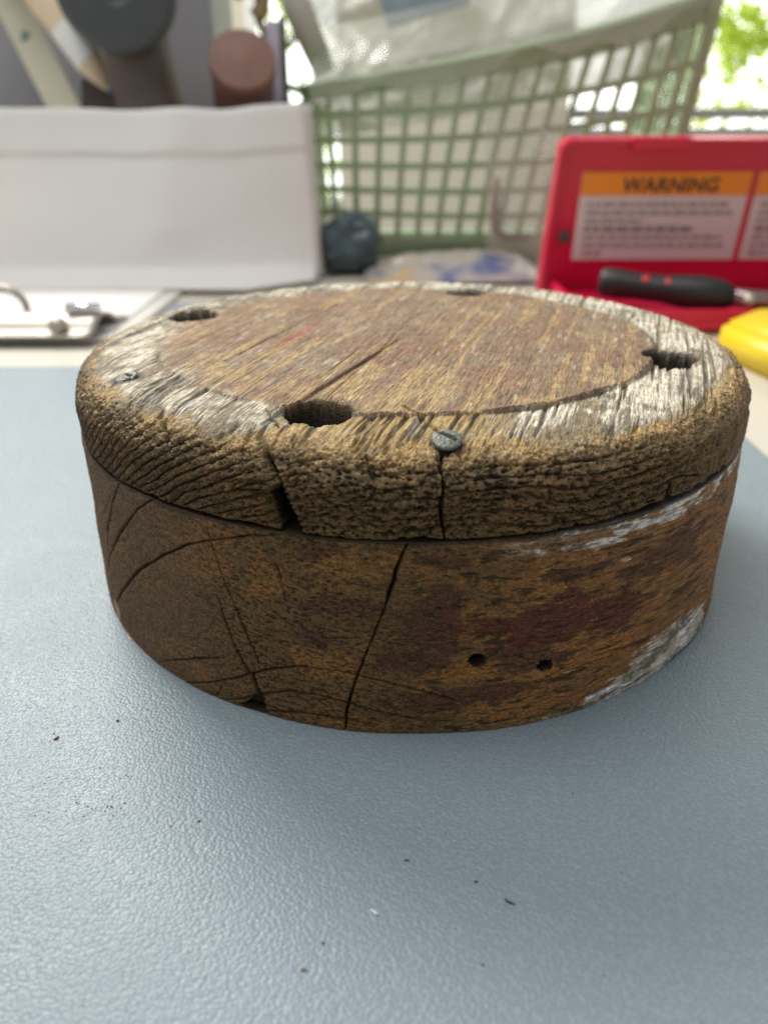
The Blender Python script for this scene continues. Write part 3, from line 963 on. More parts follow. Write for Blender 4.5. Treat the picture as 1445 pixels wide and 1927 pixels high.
def crumb(name, x, y, l, w, ang, m, label, seed, curl=0.0):
    l, w = l * 0.8, w * 0.62
    rnd = random.Random(seed)
    b = bmesh.new()
    bmesh.ops.create_icosphere(b, subdivisions=2, radius=1.0)
    for v in b.verts:
        k = 1 + 0.35 * mnoise.noise(v.co * 1.7 + Vector((seed, 0, 0)))
        v.co = Vector((v.co.x * l * k, v.co.y * w * k + curl * (v.co.x ** 2) * l, (v.co.z + 0.9) * min(w, 0.0002) * k))
    b.transform(Matrix.Translation((x, y, 0.00002)) @ Matrix.Rotation(ang, 4, 'Z'))
    tag(build(name, b, m, smooth=True), label, "debris")


crumb("wood_splinter", 0.0145, -0.1307, 0.0013, 0.00030, -0.6, crumb_m, "dark brown splinter on the mat, lower right of the block", 1, 0.2)
crumb("wood_splinter", -0.0760, -0.0922, 0.0009, 0.00032, 1.0, mat("red_crumb", (0.16, 0.06, 0.04), rough=0.9), "reddish splinter on the mat at the far left", 2, 0.5)
crumb("wood_splinter", -0.0187, -0.1425, 0.0008, 0.00026, 0.1, mat("tan_crumb", (0.25, 0.15, 0.08), rough=0.9), "short tan splinter near the bottom edge of the mat", 3)
crumb("wood_splinter", -0.0024, -0.1225, 0.0006, 0.00022, 0.1, crumb_m, "small brown splinter on the mat below the middle of the block", 4)
crumb("wood_splinter", 0.0090, -0.1415, 0.0004, 0.00022, -0.9, crumb_m, "tiny brown chip lowest on the mat, right of the tan splinter", 5)
crumb("wood_crumb", -0.0648, -0.0867, 0.00045, 0.0003, 0.3, crumb_m, "dark crumb on the mat nearest the lower left curve of the block", 6)
crumb("wood_crumb", -0.0160, -0.1381, 0.0004, 0.0002, 0.9, crumb_m, "small dark crumb on the mat above the tan splinter", 7)
crumb("wood_crumb", -0.0410, -0.1140, 0.0004, 0.0002, 0.4, crumb_m, "dark crumb alone in the shiny middle of the mat", 8)
crumb("wood_crumb", 0.0094, -0.1268, 0.0004, 0.0003, 0.2, crumb_m, "dark round crumb just above the dark brown splinter", 9)
crumb("paint_flake", -0.0079, -0.1327, 0.0010, 0.00045, -0.6, chalk_m, "white paint flake on the mat below the block", 10)
b = bmesh.new()
rnd = random.Random(5)
for k in range(240):
    if k < 75:
        x, y = rnd.gauss(-0.066, 0.010), rnd.gauss(-0.108, 0.011)
    else:
        x, y = rnd.uniform(-0.12, 0.09), rnd.uniform(-0.15, -0.01)
    if x * x + y * y < (0.093) ** 2: continue
    s = rnd.uniform(0.00005, 0.00015)
    add_box(b, (x, y, 0.00001), (x + s * rnd.uniform(1, 2.5), y + s, s * 0.8), 0, 1, None)
for k in range(22):
    x, y = rnd.gauss(-0.0605, 0.0022), rnd.gauss(-0.1112, 0.0012)
    s = rnd.uniform(0.00006, 0.00017)
    add_box(b, (x, y, 0.00001), (x + s * 1.5, y + s, s))
tag(build("wood_dust", b, crumb_m), "fine dark specks of wood dust scattered on the mat", "dust", kind='stuff')

#BG0
# ------------------------------------------------------------------ wall, windows and the garden outside
wall_m = mat("cream_wall", (0.60, 0.565, 0.44), rough=0.8, var=0.06, vscale=3)
sill_m = mat("grey_sill", (0.32, 0.32, 0.30), rough=0.6, var=0.1, vscale=5)
frame_m = mat("white_frame", (0.80, 0.82, 0.78), rough=0.4)
WY = 1.30
b = bmesh.new()
for (x0, x1, z0, z1) in ((-1.6, -0.245, -0.8, 1.3), (-0.245, -0.095, -0.8, -0.02), (-0.095, 0.302, -0.8, 1.3), (0.302, 1.6, -0.8, 0.085), (-0.245, -0.095, 0.95, 1.3), (0.302, 1.6, 0.95, 1.3)):
    add_box(b, (x0, WY, z0), (x1, WY + 0.10, z1))
tag(build("wall", b, wall_m), kind='structure')
wn = empty("window", (0.8, WY, 0.09), "bright window at the right with grey sill rails, trees beyond", "window")
b = bmesh.new(); add_box(b, (0.302, WY - 0.02, 0.0855), (1.6, WY - 0.002, 0.108), 0.003); build("sill", b, sill_m, wn)
b = bmesh.new(); add_box(b, (0.302, WY + 0.02, 0.121), (1.6, WY + 0.05, 0.139), 0.003); build("rail", b, sill_m, wn)
b = bmesh.new(); add_box(b, (0.90, WY + 0.02, 0.138), (0.93, WY + 0.05, 0.95), 0.003); build("mullion", b, frame_m, wn)
wl = empty("window", (-0.17, WY, 0.0), "narrow window at the left behind the mallets, leaves outside", "window")
b = bmesh.new(); add_box(b, (-0.244, WY - 0.01, -0.02), (-0.232, WY + 0.03, 0.95), 0.002); build("frame", b, frame_m, wl)
b = bmesh.new(); add_box(b, (-0.231, WY - 0.01, -0.019), (-0.096, WY + 0.03, -0.006), 0.002); build("sill", b, frame_m, wl)

b = bmesh.new()
vs = [b.verts.new(p) for p in ((-6, 7, -1.5), (8, 7, -1.5), (8, 7, 5), (-6, 7, 5))]
b.faces.new(vs)
tag(build("sky", b, emit_mat("hazy_sky", (0.97, 1.0, 0.95), 2.6)), kind='structure')
lm = leaf_mat()
bark_m = mat("bark", (0.12, 0.09, 0.06), rough=0.9, var=0.3, vscale=20)


def tree(x, y, h, rad, n, seed, label):
    rnd = random.Random(seed)
    t = empty("tree", (x, y, -1.2), label, "tree", "trees outside the windows")
    b = bmesh.new()
    add_tube(b, [(x, y, -1.2), (x + .05, y, -0.3), (x - .03, y, h)], [0.09, 0.07, 0.03], 8)
    for k in range(6):
        a = rnd.uniform(0, 6.28); z0 = rnd.uniform(-0.3, h * .8)
        add_tube(b, [(x, y, z0), (x + rad * .4 * math.cos(a), y + rad * .3 * math.sin(a), z0 + .25), (x + rad * .8 * math.cos(a), y + rad * .6 * math.sin(a), z0 + .4)], [0.03, 0.02, 0.008], 6)
    build("trunk", b, bark_m, t)
    verts, faces = [], []
    cl = [(x + rnd.uniform(-1, 1) * rad, y + rnd.uniform(-.5, .5) * rad, rnd.uniform(-0.5, h + 0.4), rnd.uniform(.10, .26)) for _ in range(26)]
    for k in range(n):
        c = rnd.choice(cl)
        p = Vector((rnd.gauss(c[0], c[3]), rnd.gauss(c[1], c[3]), rnd.gauss(c[2], c[3])))
        d = Vector((rnd.gauss(0, 1), rnd.gauss(0, 1), rnd.gauss(-.4, .6))).normalized()
        s = d.cross(Vector((rnd.gauss(0, 1), rnd.gauss(0, 1), rnd.gauss(0, 1)))).normalized()
        l, w = rnd.uniform(.05, .10), rnd.uniform(.018, .032)
        up = d.cross(s) * w * 0.4
        i = len(verts)
        verts += [p, p + d * l * .5 + s * w + up, p + d * l, p + d * l * .5 - s * w + up]
        faces += [(i, i + 1, i + 2), (i, i + 2, i + 3)]
    me = bpy.data.meshes.new("crown")
    me.from_pydata([tuple(v - t.location) for v in verts], [], faces)
    me.materials.append(lm)
    o = bpy.data.objects.new("crown", me)
    link(o, t)


tree(2.75, 4.6, 1.7, 0.95, 7000, 3, "light green leafy tree seen through the bright right window")
tree(-0.75, 4.4, 1.4, 0.7, 2600, 4, "leafy green tree seen through the narrow left window")

# ------------------------------------------------------------------ white canvas tool pouch
canvas_m = mat("white_canvas", (0.86, 0.84, 0.82), rough=0.85, var=0.03, vscale=20, bump=0.15, bscale=1500)
_nt = canvas_m.node_tree
_tl = _nt.nodes.new("ShaderNodeBsdfTranslucent"); _tl.inputs[0].default_value = (0.85, 0.82, 0.78, 1)
_mx = _nt.nodes.new("ShaderNodeMixShader"); _mx.inputs[0].default_value = 0.15
_nt.links.new(_nt.nodes["Principled BSDF"].outputs[0], _mx.inputs[1]); _nt.links.new(_tl.outputs[0], _mx.inputs[2])
_nt.links.new(_mx.outputs[0], _nt.nodes["Material Output"].inputs[0])
pouch = empty("tool_pouch", (-0.25, 0.47, 0), "white canvas tool pouch holding mallets, standing behind the clipboard", "tool pouch")


def _pf(x, z):
    w = 0.0035 * math.sin(x * 38 + 0.5) * (z / 0.13) + 0.003 * math.sin(x * 17 - z * 30) + 0.002 * mnoise.noise(Vector((x * 30, z * 30, 1)))
    w += 0.006 * math.exp(-((x + 0.165 + (0.13 - z) * 0.25) / 0.022) ** 2)
    return w


def pouch_front(u, v):
    """v 0..0.22 is the flap on the table, then the panel rises."""
    x = -0.46 + u * (0.46 - 0.0665)
    top = 0.128 + 0.0032 * u ** 5 - 0.0028 * math.exp(-((x + 0.13) / 0.02) ** 2) - 0.002 * math.exp(-((x + 0.20) / 0.03) ** 2)
    if v < 0.22:
        t = v / 0.22
        z = 0.0026 + 0.010 * t ** 3
        y = 0.396 + 0.040 * t - 0.001 * math.sin(x * 40)
        return (x, y + 0.020 * u ** 8 * t + 0.040 * (1 - t) * max(0.0, u - 0.88) / 0.12, z)
    w = (v - 0.22) / 0.78
    z = 0.0126 + (top - 0.0126) * w
    x -= 0.006 * w * (u ** 6)
    y = 0.436 + 0.003 * (1 - math.exp(-w * 8)) + 0.020 * u ** 8 - 0.5 * _pf(x, z) * min(1, w * 4)
    return (x, y, z)


sheet("front_panel", 120, 36, pouch_front, canvas_m, pouch, 0.002)
sheet("side_panel", 16, 24, lambda u, v: (-0.0665 - .006 * v + 0.003 * math.sin(u * 6), 0.459 + u * 0.085, v * 0.130), canvas_m, pouch, 0.002)
sheet("back_panel", 60, 20, lambda u, v: (-0.46 + u * 0.39, 0.544 + 0.002 * math.sin(u * 30), v * 0.126), canvas_m, pouch, 0.002)


def hem_fn(u, v):
    p = pouch_front(u, 0.78 + v * 0.219)
    return (p[0], p[1] - 0.0014, p[2])


sheet("hem", 120, 6, hem_fn, canvas_m, pouch, 0.0006)


# ------------------------------------------------------------------ things stuck in the pouch
rub_m = mat("black_rubber", (0.058, 0.062, 0.068), rough=0.55, var=0.2, vscale=60)
brn_m = mat("brown_wrap", (0.12, 0.088, 0.072), rough=0.5, var=0.35, vscale=50)
mal = empty("rubber_mallet", (-0.205, 0.52, 0.03), "large mallet with dark grey rubber head standing in the white pouch", "mallet")
b = bmesh.new()
add_lathe(b, [(0, -0.075), (0.036, -0.075), (0.0435, -0.068), (0.0435, -0.006), (0.042, -0.002), (0.0385, 0.0), (0.012, 0.0012), (0.008, -0.0015), (0, -0.002)], axis_mat((-0.207, 0.462, 0.2065), (0.20, -0.97, -0.10)), 56)
build("head", b, rub_m, mal, smooth=False)
b = bmesh.new()
add_tube(b, [(-0.213, 0.515, 0.19), (-0.209, 0.513, 0.16), (-0.203, 0.508, 0.12), (-0.196, 0.503, 0.02)], [0.027, 0.0265, 0.028, 0.028], 32)
build("handle", b, brn_m, mal, smooth=True)

lea_m = mat("red_brown_leather", (0.155, 0.070, 0.048), rough=0.6, var=0.25, vscale=70, bump=0.3, bscale=400)
raw = empty("leather_mallet", (-0.13, 0.52, 0.02), "red-brown leather roll with flat round end leaning forward in the pouch", "mallet")
nrm = Vector((0.16, -0.80, 0.57)).normalized()
b = bmesh.new()
fc = Vector((-0.117, 0.462, 0.1610))
add_lathe(b, [(0.0232, -0.155), (0.0240, -0.02), (0.0245, -0.016), (0.0252, -0.010), (0.0256, -0.002), (0.0250, 0.0), (0, 0.0012)], axis_mat(fc, nrm), 56)
build("head", b, lea_m, raw, smooth=False)

strip_m = mat("printed_strip", (0.55, 0.53, 0.42), rough=0.35, var=0.08, vscale=30)
st = empty("printed_strip", (-0.29, 0.53, 0.09), "cream plastic strip with green and red marks leaning left in the pouch", "strip")
b = bmesh.new()
add_bar(b, [(-0.352, 0.55, 0.275), (-0.322, 0.55, 0.2097), (-0.289, 0.54, 0.135), (-0.270, 0.53, 0.09)], 0.027, 0.003, (0.92, 0, 0.40), (0, -1, 0))
build("strip", b, strip_m, st)
for (px, pz, w, h, c, nm) in ((-0.3085, 0.169, 0.007, 0.006, (0.32, 0.09, 0.03), "red_mark"), (-0.312, 0.183, 0.007, 0.009, (0.16, 0.25, 0.22), "green_mark"), (-0.300, 0.154, 0.008, 0.014, (0.12, 0.28, 0.16), "green_mark")):
    b = bmesh.new()
    add_box(b, (-w / 2, -0.0004, -h / 2), (w / 2, 0.0004, h / 2), 0.0003, 1, Matrix.Translation((px, 0.5468 if nm == "red_mark" else 0.5450, pz)) @ Matrix.Rotation(R_(24), 4, 'Y'))
    build(nm, b, mat(nm, c, rough=0.5, var=0.5, vscale=300), st)

pen = empty("colouring_pencil", (-0.235, 0.525, 0.14), "fat cream and white pencil with blue tip pointing down, beside the dark mallet", "pencil")
tip = Vector((-0.2325, 0.520, 0.1355)); ax = Vector((-0.60, 0.12, 0.79)).normalized()
segs = (("lead", [(0, 0), (0.0022, 0.001), (0.0045, 0.009)], (0.30, 0.50, 0.85)), ("cone", [(0.0045, 0.009), (0.0115, 0.034)], (0.74, 0.60, 0.42)),
        ("grip", [(0.0118, 0.034), (0.0122, 0.036), (0.0122, 0.066)], (0.78, 0.79, 0.76)), ("barrel", [(0.0120, 0.066), (0.0120, 0.098)], (0.72, 0.58, 0.40)),
        ("cap", [(0.0125, 0.098), (0.0125, 0.15), (0, 0.152)], (0.20, 0.22, 0.20)))
for nm, pr, c in segs:
    b = bmesh.new(); add_lathe(b, pr, axis_mat(tip, ax), 24); build(nm, b, mat("pencil_" + nm, c, rough=0.45, var=0.06, vscale=60), pen, smooth=True)

b = bmesh.new()
vs = [b.verts.new((px, 0.497, pz)) for px, pz in ((-0.2545, 0.151), (-0.2400, 0.1425), (-0.2170, 0.132), (-0.205, 0.085), (-0.262, 0.085))]
f0 = b.faces.new(vs)
e = bmesh.ops.extrude_face_region(b, geom=[f0])
for g_ in e['geom']:
    if isinstance(g_, bmesh.types.BMVert): g_.co.y += 0.009
bmesh.ops.recalc_face_normals(b, faces=b.faces)
bmesh.ops.bevel(b, geom=list(b.edges), offset=0.0015, segments=2, affect='EDGES')
tag(build("leather_sheath", b, mat("dark_leather", (0.050, 0.030, 0.022), rough=0.6, var=0.3, vscale=60)), "dark brown leather sheath corner poking out below the pencil tip", "sheath")

lav = empty("flat_file", (-0.097, 0.50, 0.03), "lavender flat tool with dark edge upright at the pouch's right end", "file")
b = bmesh.new(); add_box(b, (-0.1030, 0.498, 0.03), (-0.0925, 0.502, 0.189), 0.0008); build("blade", b, mat("lavender_plastic", (0.50, 0.47, 0.56), rough=0.5), lav)
b = bmesh.new(); add_box(b, (-0.0924, 0.4975, 0.03), (-0.0875, 0.5035, 0.192), 0.0008); build("spine", b, mat("dark_spine", (0.10, 0.11, 0.09), rough=0.5), lav)
brass_m = mat("aged_brass", (0.30, 0.23, 0.12), rough=0.4, metal=0.7, var=0.4, vscale=120)
b = bmesh.new()
add_tube(b, [(-0.116 + 0.011 * math.cos(t * 0.42 - 1.2), 0.505, 0.203 + 0.012 * math.sin(t * 0.42 - 1.2)) for t in range(11)], 0.0062, 12)
add_tube(b, [(-0.111, 0.505, 0.196), (-0.105, 0.506, 0.18), (-0.104, 0.508, 0.05)], 0.0032, 8)
tag(build("brass_hook", b, brass_m, smooth=True), "aged brass hook curling above the lavender tool", "hook")

grey_m = mat("grey_plastic", (0.27, 0.27, 0.29), rough=0.35, var=0.15, vscale=12)
b = bmesh.new()
add_box(b, (-0.52, 0.60, 0.0), (-0.165, 0.72, 0.262), 0.012, 3)
tag(build("grey_bin", b, grey_m), "smooth grey plastic bin standing behind the tools in the pouch", "bin")

# ------------------------------------------------------------------ clipboard
cb = empty("clipboard", (-0.27, 0.32, 0), "white clipboard with steel clip lying flat left of the block", "clipboard")
b = bmesh.new(); add_box(b, (-0.46, 0.250, -0.002), (-0.166, 0.394, 0.0015), 0.0012); build("board", b, mat("pale_board", (0.60, 0.58, 0.54), rough=0.4), cb)
b = bmesh.new(); add_box(b, (-0.44, 0.262, 0.0016), (-0.178, 0.392, 0.0030), 0.0005); build("paper", b, mat("white_paper", (0.70, 0.69, 0.67), rough=0.8), cb)
steel_m = mat("steel", (0.42, 0.38, 0.335), rough=0.40, metal=0.4, var=0.08, vscale=40)
prof = [(0.236, 0.0045), (0.246, 0.0050), (0.252, 0.010), (0.259, 0.0125), (0.266, 0.0125), (0.273, 0.010), (0.280, 0.0052), (0.296, 0.0040)]


def clip_fn(u, v):
    k = v * (len(prof) - 1)
    i = min(int(k), len(prof) - 2); t = k - i
    return (-0.34 + u * (0.34 - 0.178 - 0.006 * (1 - v)), prof[i][0] * (1 - t) + prof[i + 1][0] * t + 0.002, prof[i][1] * (1 - t) + prof[i + 1][1] * t)


sheet("clip_plate", 30, 35, clip_fn, steel_m, cb, 0.001)
b = bmesh.new()
add_tube(b, [(-0.252 + 0.014 * math.cos(R_(a)), 0.286, 0.010 + 0.014 * math.sin(R_(a))) for a in range(-10, 200, 15)], 0.0023, 12)
build("hanging_loop", b, steel_m, cb, smooth=True)
b = bmesh.new(); add_lathe(b, [(0.0055, 0), (0.0058, 0.003), (0.004, 0.0062), (0, 0.0072)], axis_mat((-0.2035, 0.247, 0.0075), (0, -0.3, 1)), 24)
build("rivet", b, steel_m, cb, smooth=True)
b = bmesh.new(); add_tube(b, [(-0.203, 0.262, 0.0165), (-0.183, 0.264, 0.0162)], 0.0030, 14)
build("spring_roll", b, mat("chrome", (0.9, 0.9, 0.92), rough=0.12, metal=1.0), cb, smooth=True)
b = bmesh.new(); add_box(b, (-0.160, 0.300, -0.0022), (-0.115, 0.345, 0.0025), 0.001)
tag(build("grey_folder", b, mat("blue_grey_card", (0.20, 0.23, 0.26), rough=0.6, var=0.05, vscale=20)), "thin blue-grey folder lying flat behind the block by the clipboard", "folder")

# ------------------------------------------------------------------ green basket
bas_m = mat("green_plastic", (0.34, 0.45, 0.28), rough=0.4, var=0.05, vscale=10, sub=0.15)
bas = empty("basket", (0.09, 0.62, 0), "pale green plastic lattice basket standing behind the red case", "basket")
BLx, BRx, BY = -0.073, 0.243, 0.560
TLx, TRx, TY = -0.081, 0.246, 0.505


def rimz(u):
    return 0.1335 + 0.055 * u ** 1.05 - 0.004 * math.sin(u * math.pi)


def front(u, h):
    """point on the near wall: u across, h height."""
    t = min(1.2, h / 0.17)
    u_ = max(0.0, min(1.0, u))
    lean = 0.026 * math.sin(math.pi * u_) * t ** 1.5
    xl, xr = BLx + (TLx - BLx) * t + lean, BRx + (TRx - BRx) * t + lean
    return Vector((xl + (xr - xl) * u, BY + (TY - BY) * t - 0.010 * math.sin(u * math.pi) * t, h))


def wall_bars(P, nu, hs, top, rise, sidev, outv, wv=0.0054, wh=0.0056):
    for i in range(nu + 1):
        u = i / nu
        b = bmesh.new()
        n = 6
        zt = top(u)
        add_bar(b, [P(u, 0.022 + (zt - 0.022) * k / n) for k in range(n + 1)], wv, 0.0040, sidev, outv)
        build("upright_bar", b, bas_m, bas)
    for n_, h in enumerate(hs, 1):
        pts = []
        for k in range(41):
            u = k / 40
            z = h + (top(u) - top(0)) * min(1.0, (n_ / 6.3) ** 1.7) * rise - 0.006 * math.sin(u * math.pi)
            if z < top(u) - 0.001: pts.append(P(u, z))
        if len(pts) > 2:
            b = bmesh.new()
            add_bar(b, pts, wh, 0.0036, (0, 0, 1), outv)
            build("cross_bar", b, bas_m, bas)


wall_bars(front, 17, [0.0255 + 0.0196 * k for k in range(1, 7)], rimz, 1.0, (1, 0, 0), (0, -1, 0))
sheet("bottom_band", 40, 3, lambda u, v: front(u, v * 0.025), bas_m, bas, 0.003)
DB = 0.20


def lft(u, h): return front(0, h) + Vector((-0.004 * u, u * DB + u * 0.02 * (h / 0.17), 0))
def rgt(u, h): return front(1, h) + Vector((0.012 * u, u * DB + u * 0.02 * (h / 0.17), 0))
def bck(u, h): return lft(1, h).lerp(rgt(1, h), u)


wall_bars(lft, 9, [0.0255 + 0.0212 * k for k in range(1, 5)], lambda u: 0.1335, 0.0, (0, 1, 0), (1, 0, 0))
wall_bars(rgt, 9, [0.0255 + 0.0212 * k for k in range(1, 8)], lambda u: rimz(1), 0.0, (0, 1, 0), (1, 0, 0))
b = bmesh.new(); add_box(b, (BLx, BY, 0.001), (BRx, BY + DB, 0.004)); build("base", b, bas_m, bas)


def rim_part(name, P, top, n, out, hh):
    def fn(u, v):
        # rolled rim: up the wall, over and down
        t = top(u)
        q = P(u, t)
        o = Vector(out)
        prof = ((-0.002, -0.002 + 0), (0.000, 0.45), (0.002, 0.85), (0.006, 1.0), (0.012, 0.98), (0.015, 0.80))
        k = v * (len(prof) - 1); i = min(int(k), len(prof) - 2); f = k - i
        a = prof[i][0] * (1 - f) + prof[i + 1][0] * f
        c = (prof[i][1] * (1 - f) + prof[i + 1][1] * f) * hh(u)
        return q + o * a + Vector((0, 0, c))
    sheet(name, n, 14, fn, bas_m, bas, 0.0022)


rim_part("rim", front, rimz, 40, (0, -1, 0), lambda u: 0.012 + 0.010 * u)
rim_part("rim", lft, lambda u: 0.1335, 10, (-1, 0, 0), lambda u: 0.012)
rim_part("rim", rgt, lambda u: rimz(1), 10, (1, 0, 0), lambda u: 0.022)
rim_part("rim", bck, rimz, 30, (0, 1, 0), lambda u: 0.012 + 0.010 * u)
b = bmesh.new()
add_bar(b, [front(0.997, 0.02 + (rimz(1) + 0.02 - 0.02) * k / 6) for k in range(7)], 0.010, 0.004, (1, 0, 0), (0, -1, 0))
build("corner_post", b, bas_m, bas)
b = bmesh.new()
add_bar(b, [front(0.003, 0.02 + (rimz(0) - 0.02) * k / 6) for k in range(7)], 0.006, 0.004, (1, 0, 0), (0, -1, 0))
build("corner_post", b, bas_m, bas)

# clear plastic bag bundled in the basket, spilling up above the rim
clr_m = clear_mat("clear_bag", (0.92, 0.93, 0.92), 0.18, 0.5, (0.62, 0.60, 0.54))


cbag = empty("clear_bag", (0.08, 0.58, 0.12), "crumpled clear plastic bag filling the green basket and hanging over its rim", "plastic bag")


def _crease(x, z):
    a_ = 0.030 * abs(mnoise.noise(Vector((x * 14 + z * 9, z * 12 - x * 5, 0)))) + 0.016 * abs(mnoise.noise(Vector((x * 33 - z * 20, z * 30, 3)))) + 0.006 * mnoise.noise(Vector((x * 80, z * 70, 5)))
    return a_


def bag_fn(u, v):
    x = -0.075 + u * 0.325
    zt = rimz(max(0, min(1, (x - TLx) / (TRx - TLx))))
    z = zt - 0.03 + v * 0.20
    return (x, 0.565 + 0.05 * v + _crease(x, z), z)


def hang_fn(u, v):
    x = -0.070 + u * 0.315
    uu = max(0, min(1, (x - TLx) / (TRx - TLx)))
    zt = rimz(uu)
    top = 0.014 + 0.012 * uu
    t = v * 2 - 1
    y = front(uu, zt).y - 0.017
    if t < 0:
        z = zt + top + t * (0.020 + 0.006 * math.sin(x * 45) + 0.004 * math.sin(x * 110))
        y -= 0.003 * -t
    else:
        z = zt + top + 0.004 * math.sin(t * 1.5) + t * 0.035
        y += t * 0.055
    return (x, y - 0.25 * _crease(x, z) + 0.004, z)


sheet("bag_body", 150, 90, bag_fn, clr_m, cbag)
sheet("bag_overhang", 120, 24, hang_fn, clear_mat("thin_film", (0.95, 0.96, 0.94), 0.74, 0.2, (0.55, 0.55, 0.49)), cbag)
fold_m = mat("grey_brown_film", (0.42, 0.40, 0.33), rough=0.3, var=0.3, vscale=40)
b = bmesh.new()
add_tube(b, [(-0.092, 0.53, 0.235), (-0.078, 0.53, 0.195), (-0.060, 0.535, 0.155)], [0.013, 0.012, 0.010], 14)
tag(build("film_roll", b, fold_m, smooth=True), "grey-brown rolled film slanting down at the basket's left corner", "roll")
b = bmesh.new()
add_box(b, (-0.036, -0.0015, -0.03), (0.036, 0.0015, 0.03), 0.0012, 2, Matrix.Translation((0.02, 0.556, 0.225)) @ Matrix.Rotation(R_(-14), 4, 'Y') @ Matrix.Rotation(R_(-12), 4, 'X'))
tag(build("blue_card", b, mat("faded_blue_print", (0.22, 0.27, 0.30), rough=0.35, var=0.4, vscale=45)), "faded blue printed card inside the clear plastic bag", "card")

# ------------------------------------------------------------------ small things between pouch and case
b = bmesh.new()
bmesh.ops.create_icosphere(b, subdivisions=4, radius=1.0)
for v in b.verts:
    c = v.co.copy()
    k = 0.88 + 0.30 * mnoise.noise(c * 1.6 + Vector((4, 1, 2))) + 0.36 * abs(mnoise.noise(c * 2.3 + Vector((1, 7, 2)))) + 0.10 * abs(mnoise.noise(c * 6))
    v.co = Vector((c.x * 0.030 * k - 0.042, c.y * 0.022 * k + 0.492, max(0.0, c.z * 0.027 * k + 0.0215)))
tag(build("cloth_bundle", b, mat("dark_teal_nylon", (0.055, 0.085, 0.095), rough=0.35, var=0.6, vscale=50), smooth=True), "crumpled dark teal bundle beside the white pouch's right edge", "bundle")


def packet_mat():
    m = mat("printed_packet", (0.40, 0.37, 0.33), rough=0.25)
    nt = m.node_tree; bs = nt.nodes["Principled BSDF"]
    tc = nt.nodes.new("ShaderNodeTexCoord")
    n = nt.nodes.new("ShaderNodeTexNoise"); n.inputs["Scale"].default_value = 22; n.inputs["Detail"].default_value = 2
    nt.links.new(tc.outputs["Object"], n.inputs["Vector"])
    cr = nt.nodes.new("ShaderNodeValToRGB")
    el = cr.color_ramp.elements
    el[0].position, el[0].color = 0.36, (0.10, 0.13, 0.30, 1)
    el[1].position, el[1].color = 0.46, (0.42, 0.38, 0.36, 1)
    e = el.new(0.56); e.color = (0.46, 0.42, 0.37, 1)
    e = el.new(0.64); e.color = (0.62, 0.40, 0.20, 1)
    nt.links.new(n.outputs["Fac"], cr.inputs[0])
    nt.links.new(cr.outputs[0], bs.inputs["Base Color"])
    return m


def packet_fn(u, v):
    e = (4 * u * (1 - u)) ** 0.5 * (4 * v * (1 - v)) ** 0.5
    x = -0.028 + u * 0.150
    y = 0.425 + v * 0.125 + 0.01 * u
    return (x, y, 0.001 + 0.016 * e * (0.6 + 0.5 * u) + 0.004 * e * mnoise.noise(Vector((x * 50, y * 50, 0))))


tag(sheet("printed_packet", 40, 30, packet_fn, packet_mat()), "glossy plastic packet with blue and orange print lying before the basket", "packet")
cp = empty("clear_pouch", (0.105, 0.50, 0), "clear plastic pouch with rusty hook inside, propped beside the red case", "plastic pouch")
clr2 = clear_mat("clear_film", (0.96, 0.96, 0.95), 0.62, 0.15, (0.55, 0.55, 0.50))
sheet("film", 24, 40, lambda u, v: (0.080 + u * 0.060 - 0.010 * v * (1 - u), 0.490 + 0.010 * v + 0.006 * math.sin(u * 5 + v * 7), 0.002 + v * 0.125), clr2, cp)
fo = bpy.data.curves.new("lettering_curve", 'FONT'); fo.body = "cso"; fo.size = 0.017; fo.extrude = 0.0001
fo.materials.append(mat("pale_ink", (0.75, 0.76, 0.70), rough=0.5))
ft = font_mesh(fo, cp)
ft.location = Vector((0.1240, 0.4915, 0.088)) - cp.location
ft.rotation_euler = (R_(90), R_(-90), 0)
rust_m = mat("rusty_brown", (0.20, 0.105, 0.055), rough=0.8, var=0.4, vscale=90)
b = bmesh.new()
add_tube(b, [(0.0862, 0.507, 0.074), (0.0858, 0.507, 0.050), (0.0875, 0.507, 0.032), (0.097, 0.507, 0.0255), (0.118, 0.507, 0.0265)], [0.0025, 0.0042, 0.0045, 0.0035, 0.0032], 10)
tag(build("rusty_hook", b, rust_m, smooth=True), "rusty brown hook seen inside the clear pouch", "hook")

# ------------------------------------------------------------------ red tool case
red_m = mat("red_plastic", (0.58, 0.006, 0.050), rough=0.33, var=0.08, vscale=20, bump=0.1, bscale=900)
case = empty("tool_case", (0.25, 0.33, 0), "open red plastic case with orange and white warning labels in its lid", "tool case")
LEAN = R_(9)
LM = Matrix.Translation((0, 0.378, 0.004)) @ Matrix.Rotation(LEAN, 4, 'X')    # top leans towards the camera


def lid_shape(bm, x0, x1, z0, z1, y0, y1, r, n=8):
    pts = []
    for (cx, cz, a0) in ((x1 - r, z1 - r, 0), (x0 + r, z1 - r, 90)):
        for k in range(n + 1):
            a = R_(a0 + 90 * k / n)
            pts.append((cx + r * math.cos(a), cz + r * math.sin(a)))
    pts += [(x0 - 0.004, z0), (x1 + 0.004, z0)]
    b = bmesh.new()
    vs = [b.verts.new((px, y0, pz)) for px, pz in pts]
    f = b.faces.new(vs)
    e = bmesh.ops.extrude_face_region(b, geom=[f])
    for g_ in e['geom']:
        if isinstance(g_, bmesh.types.BMVert): g_.co.y = y1
    bmesh.ops.recalc_face_normals(b, faces=b.faces)
    b.transform(LM)
    merge(bm, b)


b = bmesh.new()
lid_shape(b, 0.1085, 0.44, -0.002, 0.1045, 0.0, 0.006, 0.008)
lid = build("lid", b, red_m, case)
